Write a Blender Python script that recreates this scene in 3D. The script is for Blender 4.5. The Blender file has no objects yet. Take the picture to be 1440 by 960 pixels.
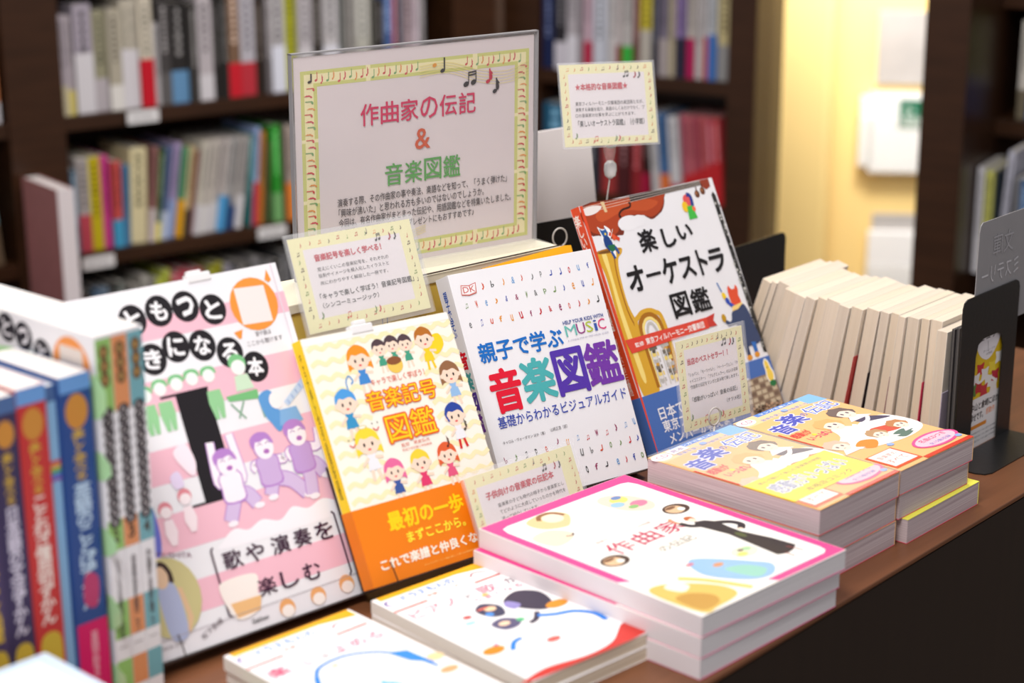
import bpy, bmesh, math, random
from math import radians, sin, cos, pi
from mathutils import Vector, Matrix
from mathutils.geometry import tessellate_polygon
random.seed(7)
sc = bpy.context.scene
COL = sc.collection

# ------------------------------------------------------------------ camera, light, exposure
CAM = Vector((-1.0019, -0.6947, 0.62))
th, ro, yw = radians(16.54), radians(-.25), radians(48.5997)
F0 = Vector((0, cos(th), -sin(th))); R0 = Vector((1, 0, 0)); U0 = R0.cross(F0)
R1 = R0 * cos(ro) + U0 * sin(ro); U1 = -R0 * sin(ro) + U0 * cos(ro)
MZ = Matrix.Rotation(-yw, 3, 'Z')
Fw, Rw, Uw = MZ @ F0, MZ @ R1, MZ @ U1
cd = bpy.data.cameras.new('camera'); cam = bpy.data.objects.new('camera', cd); COL.objects.link(cam)
cam.matrix_world = Matrix(((Rw.x, Uw.x, -Fw.x, CAM.x), (Rw.y, Uw.y, -Fw.y, CAM.y), (Rw.z, Uw.z, -Fw.z, CAM.z), (0, 0, 0, 1)))
cd.sensor_width = 36; cd.lens = 2575 / 1440 * 36
cd.dof.use_dof = True; cd.dof.focus_distance = 1.68; cd.dof.aperture_fstop = 3.7
cd.clip_start = .05
sc.camera = cam

wd = bpy.data.worlds.new('world'); sc.world = wd; wd.use_nodes = True
bg = wd.node_tree.nodes['Background']; bg.inputs[0].default_value = (.98, .96, 1, 1); bg.inputs[1].default_value = .40


def area(name, loc, target, sx, sy, power, color=(1, .95, .9)):
    l = bpy.data.lights.new(name, 'AREA'); l.shape = 'RECTANGLE'; l.size = sx; l.size_y = sy; l.energy = power; l.color = color
    o = bpy.data.objects.new(name, l); COL.objects.link(o); o.location = loc
    o.rotation_euler = (Vector(target) - Vector(loc)).to_track_quat('-Z', 'Y').to_euler()
    return o


area('table_ceiling_light', (-.95, -.22, 1.75), (.15, .2, 0), .7, .5, 33, (1, .97, .95))
area('aisle_ceiling_light', (.6, .5, 1.95), (.42, .4, .1), .7, .5, 15)
area('shelf_ceiling_light', (1.0, .9, 1.8), (1.3, 2.0, 0), 1.2, .4, 14, (1, .96, .93))
area('doorway_ceiling_light', (2.05, 1.2, 1.35), (2.73, 1.65, -.1), .5, .4, 15, (1, .96, .92))
area('leaflet_downlight', (2.45, 1.22, .75), (2.85, 1.5, -.25), .25, .2, 17, (1, .96, .9))

vs = sc.view_settings
vs.view_transform = 'Standard'; vs.look = 'None'; vs.gamma = 1; vs.use_curve_mapping = False; vs.exposure = 0.0
sc.cycles.max_bounces = 8

# ------------------------------------------------------------------ materials


def lin(c):
    def f(v):
        v = v / 255
        return v / 12.92 if v <= .04045 else ((v + .055) / 1.055) ** 2.4
    return (f(c[0]), f(c[1]), f(c[2]), 1)


_M = {}


def mat(name, rgb, rough=.5, spec=.4, noise=0, scale=(60, 60, 60), bump=0, metal=0, coat=0, dark=None):
    k = (name, tuple(rgb), rough)
    if k in _M: return _M[k]
    m = bpy.data.materials.new(name); m.use_nodes = True
    nt = m.node_tree; b = nt.nodes['Principled BSDF']
    c = lin(rgb)
    b.inputs['Base Color'].default_value = c; b.inputs['Roughness'].default_value = rough
    b.inputs['Specular IOR Level'].default_value = spec; b.inputs['Metallic'].default_value = metal
    b.inputs['Coat Weight'].default_value = coat
    m.diffuse_color = c
    if noise or bump:
        tc = nt.nodes.new('ShaderNodeTexCoord'); mp = nt.nodes.new('ShaderNodeMapping'); nz = nt.nodes.new('ShaderNodeTexNoise')
        mp.inputs['Scale'].default_value = scale; nz.inputs['Scale'].default_value = 1; nz.inputs['Detail'].default_value = 3
        nt.links.new(tc.outputs['Object'], mp.inputs[0]); nt.links.new(mp.outputs[0], nz.inputs['Vector'])
        if noise:
            mx = nt.nodes.new('ShaderNodeMixRGB'); rp = nt.nodes.new('ShaderNodeValToRGB')
            rp.color_ramp.elements[0].position = .3; rp.color_ramp.elements[1].position = .7
            d = lin(dark) if dark else tuple(v * (1 - noise) for v in c[:3]) + (1,)
            mx.inputs[1].default_value = d; mx.inputs[2].default_value = c
            nt.links.new(nz.outputs[0], rp.inputs[0]); nt.links.new(rp.outputs[0], mx.inputs[0]); nt.links.new(mx.outputs[0], b.inputs['Base Color'])
        if bump:
            bp = nt.nodes.new('ShaderNodeBump'); bp.inputs['Strength'].default_value = bump; bp.inputs['Distance'].default_value = .001
            nt.links.new(nz.outputs[0], bp.inputs['Height']); nt.links.new(bp.outputs[0], b.inputs['Normal'])
    _M[k] = m
    return m


def ink(rgb, rough=.42):
    return mat('printed_ink', rgb, rough, .35)


def paper(rgb, rough=.45):
    return mat('coated_paper', rgb, rough, .4, noise=.02, scale=(30, 30, 30))


def pages(rgb=(236, 224, 210), dark=None):
    return mat('page_edges', rgb, .8, .1, noise=.14, scale=(6, 6, 1500), bump=.15, dark=dark)


def clear(name, tint=(255, 255, 255), refl=.1, alpha=.12, rough=.08):
    k = (name, tint, refl, alpha)
    if k in _M: return _M[k]
    m = bpy.data.materials.new(name); m.use_nodes = True
    nt = m.node_tree; b = nt.nodes['Principled BSDF']
    b.inputs['Base Color'].default_value = lin(tint); b.inputs['Roughness'].default_value = rough
    b.inputs['Alpha'].default_value = alpha; b.inputs['Specular IOR Level'].default_value = .6
    _M[k] = m
    return m


WOOD = mat('dark_walnut_laminate', (62, 37, 21), .35, .35, noise=.35, scale=(6, 60, 60), bump=.05)
TOPW = mat('brown_walnut_top', (122, 76, 48), .4, .35, noise=.25, scale=(6, 70, 70), bump=.05)
PANEL = mat('black_brown_panel', (38, 26, 19), .5, .3, noise=.15, scale=(50, 50, 4))
BLACK = mat('black_painted_steel', (26, 25, 25), .35, .4, noise=.1, scale=(200, 200, 200), bump=.1)
WIRE = mat('clear_grey_ring', (196, 190, 184), .2, .6)
DWIRE = mat('dark_wire', (70, 55, 45), .35, .5, metal=.6)
YELLOW = mat('yellow_painted_wall', (242, 212, 142), .75, .2, noise=.04, scale=(3, 3, 3), bump=.05)
GREYP = mat('grey_plastic', (150, 148, 150), .5, .4, noise=.05, scale=(40, 40, 40))
WHITEP = mat('white_plastic', (238, 236, 236), .3, .5)
FILM = clear('clear_film', refl=.1, alpha=.10, rough=.12)
ACRYL = clear('clear_acrylic', (240, 240, 236), .1, .16, .08)

# ------------------------------------------------------------------ object helpers


def link(name, mesh, parent=None, M=None):
    o = bpy.data.objects.new(name, mesh); COL.objects.link(o)
    if parent is not None: o.parent = parent
    if M is not None: o.matrix_local = M
    return o


def tag(o, label, cat, group=None):
    o['label'] = label; o['category'] = cat
    if group: o['group'] = group
    return o


def thing(name, label, cat, M, group=None):
    o = bpy.data.objects.new(name, None); COL.objects.link(o); o.empty_display_size = .02
    o.matrix_world = M
    return tag(o, label, cat, group)


class MB:
    """several boxes / prisms / tubes collected into one mesh"""
    def __init__(s): s.bm = bmesh.new(); s.mats = []

    def mi(s, m):
        if m not in s.mats: s.mats.append(m)
        return s.mats.index(m)

    def box(s, x0, x1, y0, y1, z0, z1, m, rot=None):
        i = s.mi(m)
        P = [Vector((x, y, z)) for x in (x0, x1) for y in (y0, y1) for z in (z0, z1)]
        if rot is not None: P = [rot @ p for p in P]
        v = [s.bm.verts.new(p) for p in P]
        for f in ((0, 1, 3, 2), (4, 6, 7, 5), (0, 4, 5, 1), (2, 3, 7, 6), (0, 2, 6, 4), (1, 5, 7, 3)):
            s.bm.faces.new([v[k] for k in f]).material_index = i
        return s

    def prism(s, pts, z0, z1, m):
        """outline in xy extruded z0..z1 (any simple outline)"""
        i = s.mi(m)
        a = [s.bm.verts.new((x, y, z0)) for x, y in pts]; b = [s.bm.verts.new((x, y, z1)) for x, y in pts]
        n = len(pts)
        for t in tessellate_polygon([[Vector((x, y, 0)) for x, y in pts]]):
            for L in (a, b):
                try: s.bm.faces.new([L[k] for k in t]).material_index = i
                except ValueError: pass
        for k in range(n):
            s.bm.faces.new((a[k], a[(k + 1) % n], b[(k + 1) % n], b[k])).material_index = i
        return s

    def tube(s, pts, r, m, n=8, closed=False):
        i = s.mi(m); P = [Vector(p) for p in pts]; rings = []
        ref = None
        for k, p in enumerate(P):
            if closed: t = P[(k + 1) % len(P)] - P[k - 1]
            else: t = P[min(k + 1, len(P) - 1)] - P[max(k - 1, 0)]
            t.normalize()
            if ref is None: ref = t.orthogonal().normalized()
            ref = (ref - t * ref.dot(t)); ref = ref.normalized() if ref.length > 1e-6 else t.orthogonal().normalized()
            q = t.cross(ref)
            rr = r[k] if isinstance(r, (list, tuple)) else r
            rings.append([s.bm.verts.new(p + (ref * cos(2 * pi * j / n) + q * sin(2 * pi * j / n)) * rr) for j in range(n)])
        K = len(P)
        for k in range(K if closed else K - 1):
            A, B = rings[k], rings[(k + 1) % K]
            for j in range(n):
                f = s.bm.faces.new((A[j], A[(j + 1) % n], B[(j + 1) % n], B[j])); f.material_index = i; f.smooth = True
        if not closed:
            for R in (rings[0], rings[-1]): s.bm.faces.new(R).material_index = i
        return s

    def build(s, name, parent=None, M=None, bevel=0):
        bmesh.ops.recalc_face_normals(s.bm, faces=s.bm.faces)
        if bevel:
            bmesh.ops.bevel(s.bm, geom=[e for e in s.bm.edges if len(e.link_faces) == 2 and e.calc_face_angle(0) > .5], offset=bevel, segments=2, affect='EDGES', profile=.5)
        me = bpy.data.meshes.new(name); s.bm.to_mesh(me); s.bm.free()
        for m in s.mats: me.materials.append(m)
        return link(name, me, parent, M)


def pose(x, y, z, yaw, lean, roll, *_):
    """frame with x along the width, y up the face, z out of the face"""
    a, b, c = radians(yaw), radians(lean), radians(roll)
    u = Vector((cos(a), sin(a), 0)); n = Vector((-sin(a), cos(a), 0)); v = n * cos(b) + Vector((0, 0, sin(b)))
    U = u * cos(c) + v * sin(c); V = -u * sin(c) + v * cos(c); W = U.cross(V)
    return Matrix(((U.x, V.x, W.x, x), (U.y, V.y, W.y, y), (U.z, V.z, W.z, z), (0, 0, 0, 1)))


def T(x=0, y=0, z=0): return Matrix.Translation((x, y, z))


def RZ(d): return Matrix.Rotation(radians(d), 4, 'Z')


# ------------------------------------------------------------------ flat print
_TC = {}


def glyphs(body, bold=0, res=2):
    k = (body, bold, res)
    if k in _TC: return _TC[k]
    c = bpy.data.curves.new('lettering', 'FONT'); c.body = body; c.resolution_u = res; c.offset = bold
    c.space_line = .82 if '\n' in body else 1
    c.align_x = 'CENTER' if '\n' in body else 'LEFT'
    o = bpy.data.objects.new('lettering', c)
    m = bpy.data.meshes.new_from_object(o)
    V = [(v.co.x, v.co.y) for v in m.vertices]; Fc = [tuple(p.vertices) for p in m.polygons]
    bpy.data.objects.remove(o); bpy.data.curves.remove(c); bpy.data.meshes.remove(m)
    _TC[k] = (V, Fc)
    return _TC[k]


def smooth(pts, n=6, closed=False):
    P = [Vector((p[0], p[1])) for p in pts]; out = []
    K = len(P); R = range(K) if closed else range(K - 1)
    for i in R:
        a, b, c, d = (P[(i - 1) % K], P[i], P[(i + 1) % K], P[(i + 2) % K]) if closed else (P[max(i - 1, 0)], P[i], P[i + 1], P[min(i + 2, K - 1)])
        for j in range(n):
            t = j / n
            out.append(.5 * ((2 * b) + (c - a) * t + (2 * a - 5 * b + 4 * c - d) * t * t + (-a + 3 * b - 3 * c + d) * t ** 3))
    if not closed: out.append(P[-1])
    return [(p.x, p.y) for p in out]


class Print:
    """shapes printed on a face, in 0..1 coordinates of that face; later shapes lie on earlier ones"""
    STEP = 5e-6

    def __init__(s, w, h, z0=1e-4): s.w, s.h, s.V, s.F, s.I, s.mats, s.z = w, h, [], [], [], [], z0

    def up(s): s.z += s.STEP

    def _mi(s, rgb):
        m = rgb if isinstance(rgb, bpy.types.Material) else ink(rgb)
        if m not in s.mats: s.mats.append(m)
        return s.mats.index(m)

    def raw(s, V, Fc, rgb, up=True):
        s.z += s.STEP if up else 1.2e-6
        b = len(s.V); i = s._mi(rgb)
        s.V += [(x, y, s.z) for x, y in V]
        for f in Fc: s.F.append(tuple(b + k for k in f)); s.I.append(i)

    def poly(s, pts, rgb, up=True):
        V = [(x * s.w, y * s.h) for x, y in pts]
        T_ = tessellate_polygon([[Vector((x, y, 0)) for x, y in V]])
        s.raw(V, [tuple(t) for t in T_], rgb, up)

    def rect(s, x0, y0, x1, y1, rgb, up=True): s.poly([(x0, y0), (x1, y0), (x1, y1), (x0, y1)], rgb, up)

    def ell(s, cx, cy, rx, ry=None, rgb=(0, 0, 0), rot=0, n=22, up=True, a0=0, a1=360):
        """rx, ry in units of the width"""
        ry = rx if ry is None else ry
        c, q = cos(radians(rot)), sin(radians(rot)); V = []
        N = n if a1 - a0 >= 360 else n + 1
        for k in range(N):
            a = radians(a0 + (a1 - a0) * k / n); x, y = rx * s.w * cos(a), ry * s.w * sin(a)
            V.append((cx * s.w + x * c - y * q, cy * s.h + x * q + y * c))
        s.raw(V, [tuple(range(N))], rgb, up)

    def blob(s, pts, rgb, up=True, n=5): s.poly(smooth(pts, n, True), rgb, up)

    def line(s, pts, wd, rgb, up=True, sm=0, closed=False):
        """wd in metres"""
        if sm: pts = smooth(pts, sm, closed)
        P = [Vector((x * s.w, y * s.h)) for x, y in pts]
        if closed: P.append(P[0])
        V, Fc = [], []
        for k, p in enumerate(P):
            t = P[min(k + 1, len(P) - 1)] - P[max(k - 1, 0)]
            if t.length < 1e-9: t = Vector((1, 0))
            t.normalize(); nrm = Vector((-t.y, t.x)) * wd / 2
            V += [tuple(p + nrm), tuple(p - nrm)]
            if k: b = 2 * k; Fc.append((b - 2, b - 1, b + 1, b))
        s.raw(V, Fc, rgb, up)

    def text(s, body, x0, y0, x1, y1, rgb, bold=0, outline=None, rot=0, up=True):
        """fit the lettering's own extent to the box (0..1 coordinates)"""
        if body in '♬♫':
            xa, xb = x0 + (x1 - x0) * .22, x0 + (x1 - x0) * .78; r_ = (x1 - x0) * .22
            for i_, xx in enumerate((xa, xb)):
                yy = y0 + (y1 - y0) * (.16 + .08 * i_)
                s.ell(xx, yy, r_, r_ * .75, rgb, 25, 12, up and i_ == 0); s.line([(xx + r_ * .85, yy), (xx + r_ * .85, y1 - (y1 - y0) * .08 * (1 - i_))], r_ * s.w * .32, rgb, False)
            for k_ in range(2 if body == '♬' else 1):
                s.line([(xa + r_ * .75, y1 - (y1 - y0) * (.12 + .18 * k_)), (xb + r_, y1 - (y1 - y0) * (.05 + .18 * k_))], (y1 - y0) * s.h * .1, rgb, False)
            return
        V, Fc = glyphs(body, 0)
        if not V: return
        xs = [p[0] for p in V]; ys = [p[1] for p in V]
        ax, bx, ay, by = min(xs), max(xs), min(ys), max(ys)
        W, H = (x1 - x0) * s.w, (y1 - y0) * s.h
        kx, ky = W / max(bx - ax, 1e-6), H / max(by - ay, 1e-6)
        cx, cy = (x0 + x1) / 2 * s.w, (y0 + y1) / 2 * s.h; c, q = cos(radians(rot)), sin(radians(rot))

        def put(bo, col, up):
            D = [(0, 0)]
            if bo > .004: D += [(bo * cos(a * pi / 4), bo * sin(a * pi / 4)) for a in range(8 if bo > .02 else 4)] if bo > .02 else [(bo, 0), (-bo, 0), (0, bo), (0, -bo)]
            for d_, (dx, dy) in enumerate(D):
                o = []
                for x, y in V:
                    X, Y = (x + dx - (ax + bx) / 2) * kx, (y + dy - (ay + by) / 2) * ky
                    o.append((cx + X * c - Y * q, cy + X * q + Y * c))
                s.raw(o, Fc, col, up and d_ == 0)
        if outline: put(bold + outline[1], outline[0], up); s.up()
        put(bold, rgb, up)

    def note(s, x, y, h, rgb, g='♪', up=False):
        w_ = {'♪': .55, '♫': .9, '♩': .4, '♬': 1.0}.get(g, .6) * h * s.h / s.w
        s.text(g, x - w_ / 2, y - h / 2, x + w_ / 2, y + h / 2, rgb, .01, up=up)

    def build(s, name, parent, M=None):
        me = bpy.data.meshes.new(name); me.from_pydata(s.V, [], s.F)
        for m in s.mats: me.materials.append(m)
        me.polygons.foreach_set('material_index', s.I); me.update()
        return link(name, me, parent, M)


def kid(P, x, y, s, hair, skin=(250, 222, 200), top=(230, 90, 120), legs=None, style=0, up=True):
    """little printed child, s = head radius in units of the width, (x, y) = head centre"""
    k = P.w / P.h
    legs = legs or skin
    P.up()
    if style == 1: P.blob([(x - 1.1 * s, y + .3 * s * k), (x - .75 * s, y + .85 * s * k), (x, y + 1.15 * s * k), (x + .75 * s, y + .85 * s * k), (x + 1.1 * s, y + .3 * s * k), (x + 1.2 * s, y - .9 * s * k), (x + .8 * s, y - .7 * s * k), (x - .8 * s, y - .7 * s * k), (x - 1.2 * s, y - .85 * s * k)], hair)
    P.poly([(x - .35 * s, y - .8 * s * k), (x + .35 * s, y - .8 * s * k), (x + .6 * s, y - 2.0 * s * k), (x - .6 * s, y - 2.0 * s * k)], top)
    P.line([(x - .3 * s, y - 1.1 * s * k), (x - 1.0 * s, y - 1.6 * s * k)], .22 * s * P.w, skin)
    P.line([(x + .3 * s, y - 1.1 * s * k), (x + 1.05 * s, y - 1.2 * s * k)], .22 * s * P.w, skin, False)
    P.line([(x - .25 * s, y - 2.0 * s * k), (x - .35 * s, y - 2.8 * s * k)], .26 * s * P.w, legs, False)
    P.line([(x + .25 * s, y - 2.0 * s * k), (x + .4 * s, y - 2.75 * s * k)], .26 * s * P.w, legs, False)
    P.ell(x, y, s, .88 * s, skin)
    P.ell(x - 1.0 * s, y - .15 * s * k, .17 * s, .2 * s, skin, up=False); P.ell(x + 1.0 * s, y - .15 * s * k, .17 * s, .2 * s, skin, up=False)
    P.blob([(x - 1.02 * s, y + .0 * s * k), (x - .85 * s, y + .7 * s * k), (x, y + 1.12 * s * k), (x + .85 * s, y + .7 * s * k), (x + 1.02 * s, y + .0 * s * k), (x + .5 * s, y + .38 * s * k), (x - .2 * s, y + .3 * s * k), (x - .6 * s, y + .4 * s * k)], hair)
    P.ell(x - .38 * s, y - .12 * s * k, .1 * s, .15 * s, (40, 30, 30)); P.ell(x + .38 * s, y - .12 * s * k, .1 * s, .15 * s, (40, 30, 30), up=False)
    P.ell(x, y - .5 * s * k, .16 * s, .08 * s, (225, 90, 90), up=False)


def note_frame(P, x0, y0, x1, y1, bx, by, fill=(238, 232, 176), green=(205, 208, 120), n=(12, 9), h=.05, lines=True, seed=1):
    """pale yellow printed border with a green line on each side and small coloured notes"""
    r = random.Random(seed)
    P.up()
    P.rect(x0, y0, x1, y0 + by, fill); P.rect(x0, y1 - by, x1, y1, fill, False)
    P.rect(x0, y0 + by, x0 + bx, y1 - by, fill, False); P.rect(x1 - bx, y0 + by, x1, y1 - by, fill, False)
    if lines:
        lx, ly = bx * .2, by * .18
        P.up()
        for (a, b, c, d) in ((x0, y0, x1, y0 + ly), (x0, y1 - ly, x1, y1), (x0, y0, x0 + lx, y1), (x1 - lx, y0, x1, y1),
                             (x0 + bx - lx, y0 + by - ly, x1 - bx + lx, y0 + by), (x0 + bx - lx, y1 - by, x1 - bx + lx, y1 - by + ly),
                             (x0 + bx - lx, y0 + by, x0 + bx, y1 - by), (x1 - bx, y0 + by, x1 - bx + lx, y1 - by)):
            P.rect(a, b, c, d, green)
    P.up()
    cols = [(196, 40, 40), (222, 130, 50), (120, 150, 70), (196, 60, 40), (90, 60, 30)]
    gl = '♪♩♫♪♬'
    for k in range(n[0]):
        for yy in (y0 + by / 2, y1 - by / 2):
            P.note(x0 + bx / 2 + (x1 - x0 - bx) * (k + .5) / n[0], yy + r.uniform(-.1, .1) * by, h, r.choice(cols), r.choice(gl))
    for k in range(n[1]):
        for xx in (x0 + bx / 2, x1 - bx / 2):
            P.note(xx + r.uniform(-.1, .1) * bx, y0 + by + (y1 - y0 - 2 * by) * (k + .5) / n[1], h, r.choice(cols), r.choice(gl))


# ------------------------------------------------------------------ books
def book(name, label, M, w, h, t, cover, page, spine='left', spine_mat=None, hard=False, group=None, cat='book', back_mat=None, bow=0):
    """front face in the plane z = 0, lower left corner at the origin, body behind it (z < 0)"""
    r = thing(name, label, cat, M, group)
    c = .0022 if hard else .0006; ov = .002 if hard else 0
    sm = spine_mat or cover
    MB().box(0, w, 0, h, -c, 0, cover).build('front_cover', r, bevel=.0003)
    MB().box(0, w, 0, h, -t, -t + c, back_mat or cover).build('back_cover', r, bevel=.0003)
    if spine == 'left': a, b = 0, c
    else: a, b = w - c, w
    MB().box(a, b, 0, h, -t + c, -c, sm).build('spine', r)
    x0, x1 = (c, w - ov - .0004) if spine == 'left' else (ov + .0004, w - c)
    MB().box(x0, x1, ov + .0003, h - ov - .0003, -t + c, -c, page).build('page_block', r)
    return r


def side_print(w_, h_, M): return Print(w_, h_), M


# faces of a book as print planes (local frames)
def left_face(t):   # x runs from the back cover to the front cover, y up, normal -x
    return Matrix(((0, 0, -1, 0), (0, 1, 0, 0), (1, 0, 0, -t), (0, 0, 0, 1)))


# ================================================================== SETTING
def struct(name, mb, M=None, bevel=0):
    o = mb.build(name, None, M, bevel); o['kind'] = 'structure'; return o


FLOORM = mat('grey_carpet_floor', (120, 105, 92), .9, .1, noise=.2, scale=(40, 40, 40), bump=.3)
struct('floor', MB().box(-2.5, 6, -2.5, 6, -.80, -.76, FLOORM))
# doorway with yellow walls beyond the bookcases
UR = Vector((cos(radians(-78.9)), sin(radians(-78.9)), 0)); ER = Vector((-UR.y, UR.x, 0))


def frame2(o, ang, z=0): return Matrix.Translation((o[0], o[1], z)) @ RZ(ang)


struct('wall_back', MB().box(0, 2.6, 0, .1, -.76, 1.6, YELLOW), frame2((2.50, 2.02), -56))
struct('wall_pillar', MB().box(.18, .487, -.16, -.001, -.76, 1.6, YELLOW), frame2((2.50, 2.02), -56), bevel=.02)
struct('wall_right', MB().box(0, 1.6, 0, .08, -.76, 1.6, YELLOW), frame2((3.9, .1), 110))
DARKW = mat('dark_shop_wall', (70, 52, 42), .7, .2, noise=.1, scale=(5, 5, 5))
struct('wall_left', MB().box(-1.6, 1.4, .36, .42, -.76, 1.6, DARKW), frame2((.892, 2.027), -11.4))

# ------------------------------------------------------------------ display table
tb = thing('display_table', 'long brown wooden display table with a dark front panel', 'table', T(0, 0, -.76))
MB().box(-1.3, .93, 0, .66, -.005, 0, TOPW).build('tabletop', tb, T(0, 0, .76), bevel=.0012)
MB().box(-1.3, .92, .0008, .64, -.76, -.0062, PANEL).build('front_panel', tb, T(0, 0, .76))


# ------------------------------------------------------------------ bookcases
def label_holder(root, s, z, w=.062, hgt=.022, M=None):
    b = MB(); b.box(s, s + w, -.004, -.0005, z, z + hgt, WHITEP); o = b.build('shelf_label', root, M)
    p = Print(w, hgt)
    r = random.Random(int(s * 1000)); x = .12
    while x < .82: p.rect(x, .35, x + .05, .65, (150, 148, 150), False); x += .075
    p.build('label_print', o, Matrix(((1, 0, 0, s), (0, 0, -1, -.004), (0, 1, 0, z), (0, 0, 0, 1))))


LEFTM = frame2((.892, 2.027), -11.4)
bc = thing('bookcase', 'dark walnut bookcase full of books behind the display, left of the corner', 'bookcase', LEFTM @ T(0, 0, -.76))
Z0 = T(0, 0, .76)
for s0, s1 in ((-.105, 0), (.845, .955)):
    MB().box(s0, s1, 0, .27, -.76, .66, WOOD).build('upright', bc, Z0, bevel=.001)
MB().box(-1.0, .955, .27, .285, -.76, .66, WOOD).build('back_panel', bc, Z0)
for zt in (.33, .08, -.172, -.425):
    MB().box(.0, .845, .004, .27, zt - .026, zt, WOOD).build('shelf', bc, Z0, bevel=.001)
    MB().box(-1.0, -.105, .004, .27, zt - .026, zt, WOOD).build('shelf', bc, Z0, bevel=.001)
for s_, z_ in ((.118, .056), (.012, -.2), (.375, -.196)):
    label_holder(bc, s_, z_, M=Z0)

RM = frame2((1.895, 1.782), -78.9)
bc2 = thing('bookcase', 'dark walnut bookcase right of the corner, ending at the yellow doorway', 'bookcase', RM @ T(0, 0, -.76))
MB().box(-.085, .0, 0, .145, -.76, .66, WOOD).build('upright', bc2, Z0, bevel=.001)
MB().box(.425, .485, 0, .085, -.76, .66, WOOD).build('upright', bc2, Z0, bevel=.001)
MB().box(.425, .483, .085, .145, -.76, .66, mat('polished_walnut', (66, 45, 32), .22, .5, noise=.3, scale=(60, 60, 6))).build('end_panel', bc2, Z0)
MB().box(-.085, .47, .146, .156, -.76, .66, WOOD).build('back_panel', bc2, Z0)
for zt in (.33, .08, -.172, -.425):
    MB().box(0, .425, .004, .145, zt - .028, zt, WOOD).build('shelf', bc2, Z0, bevel=.001)

QM = frame2((1.739, .727), -78.9)
bc3 = thing('bookcase', 'dark walnut bookcase at the right edge with a deep bare upright', 'bookcase', QM @ T(0, 0, -.76))
MB().box(-.074, 0, 0, .42, -.76, .66, WOOD).build('upright', bc3, Z0, bevel=.001)
MB().box(-.074, .62, .42, .435, -.76, .66, WOOD).build('back_panel', bc3, Z0)
for zt in (.30, .08, -.172, -.425):
    MB().box(0, .62, .19, .42, zt - .028, zt, WOOD).build('shelf', bc3, Z0, bevel=.001)

# ------------------------------------------------------------------ shelved books (far, out of focus)
ORD = ['first', 'second', 'third', 'fourth', 'fifth', 'sixth', 'seventh', 'eighth', 'ninth', 'tenth', 'eleventh', 'twelfth', 'thirteenth', 'fourteenth', 'fifteenth', 'sixteenth', 'seventeenth', 'eighteenth', 'nineteenth', 'twentieth', 'twenty-first', 'twenty-second', 'twenty-third', 'twenty-fourth', 'twenty-fifth', 'twenty-sixth', 'twenty-seventh', 'twenty-eighth', 'twenty-ninth', 'thirtieth', 'thirty-first', 'thirty-second', 'thirty-third', 'thirty-fourth', 'thirty-fifth', 'thirty-sixth', 'thirty-seventh', 'thirty-eighth', 'thirty-ninth', 'fortieth', 'forty-first', 'forty-second', 'forty-third']


def cname(c):
    names = {'white': (225, 222, 222), 'grey': (150, 145, 145), 'dark grey': (80, 76, 76), 'black': (30, 28, 28), 'red': (190, 30, 40), 'maroon': (120, 45, 45), 'pink': (210, 110, 150), 'orange': (225, 130, 60), 'yellow': (220, 195, 40), 'olive': (140, 140, 70), 'green': (60, 140, 60), 'teal': (50, 110, 110), 'light blue': (110, 160, 210), 'blue': (50, 80, 150), 'purple': (110, 90, 150), 'cream': (222, 208, 170), 'brown': (110, 80, 60), 'beige': (185, 175, 160), 'lilac': (180, 170, 200)}
    return min(names, key=lambda n: sum((a - b) ** 2 for a, b in zip(names[n], c)))


def shelf_book(M, w, h, d, col, band, label, group, lean=0, marks=True, hinge=0):
    """spine in the plane y = 0, d deep, standing"""
    r = random.Random(label)
    R = M @ T(hinge, 0, w * sin(radians(max(lean, 0)))) @ Matrix.Rotation(radians(lean), 4, 'Y')
    cm = mat('shelf_book_cover', col, .5, .35, noise=.06, scale=(90, 90, 90))
    b = MB(); e = .0006
    b.box(0, w, 0, .001, 0, h, cm); b.box(0, e * 1.5, .001, d, 0, h, cm); b.box(w - e * 1.5, w, .001, d, 0, h, cm)
    b.box(e * 1.5, w - e * 1.5, .001, d - .001, .0008, h - .0015, pages((205, 198, 188)))
    if band:
        if band[1] > 0: b.box(-.0003, w + .0003, -.0004, d * .9, 0, h * band[1], mat('paper_band', band[0], .5, .3))
    if marks and w > .009:
        dk = sum(col) > 330
        mc = mat('spine_lettering', tuple(int(v * .45) for v in col) if dk else tuple(min(255, v + 110) for v in col), .6, .2)
        z = h * .93; ml = w * .36
        while z > h * (.5 if band else .36):
            g = r.uniform(.5, 1) * ml
            b.box(w / 2 - g / 2, w / 2 + g / 2, -.0003, 0, z - ml * .8, z, mc); z -= ml * 1.25
    o = b.build('shelved_book')
    o.matrix_world = R
    tag(o, label, 'book', group)
    return o


def row(M, z, items, where, group, depth=.13):
    """items: (s0, s1, height, colour, (band colour, band share) or None, lean)"""
    for k, it in enumerate(items):
        s0, s1, h, c, bd, ln = it
        cn = cname(c) + ' book' + (' with %s band' % cname(bd[0]) if bd and bd[1] < .9 else '')
        lab = '%s, %s from left, %s' % (cn, ORD[k], where)
        x = s0 if ln <= 0 else s0
        shelf_book(M @ T(x, .012 + (k * 37 % 7) * .0012, z + .0006), (s1 - s0) * .965, h, depth, c, bd, lab, group, ln)


def sL(px): return (px - 91.7) / (408 - 91.7) * .457 + (px - 91.7) * (px - 408) * -1.0e-7 * 1.0  # position along the left case


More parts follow.
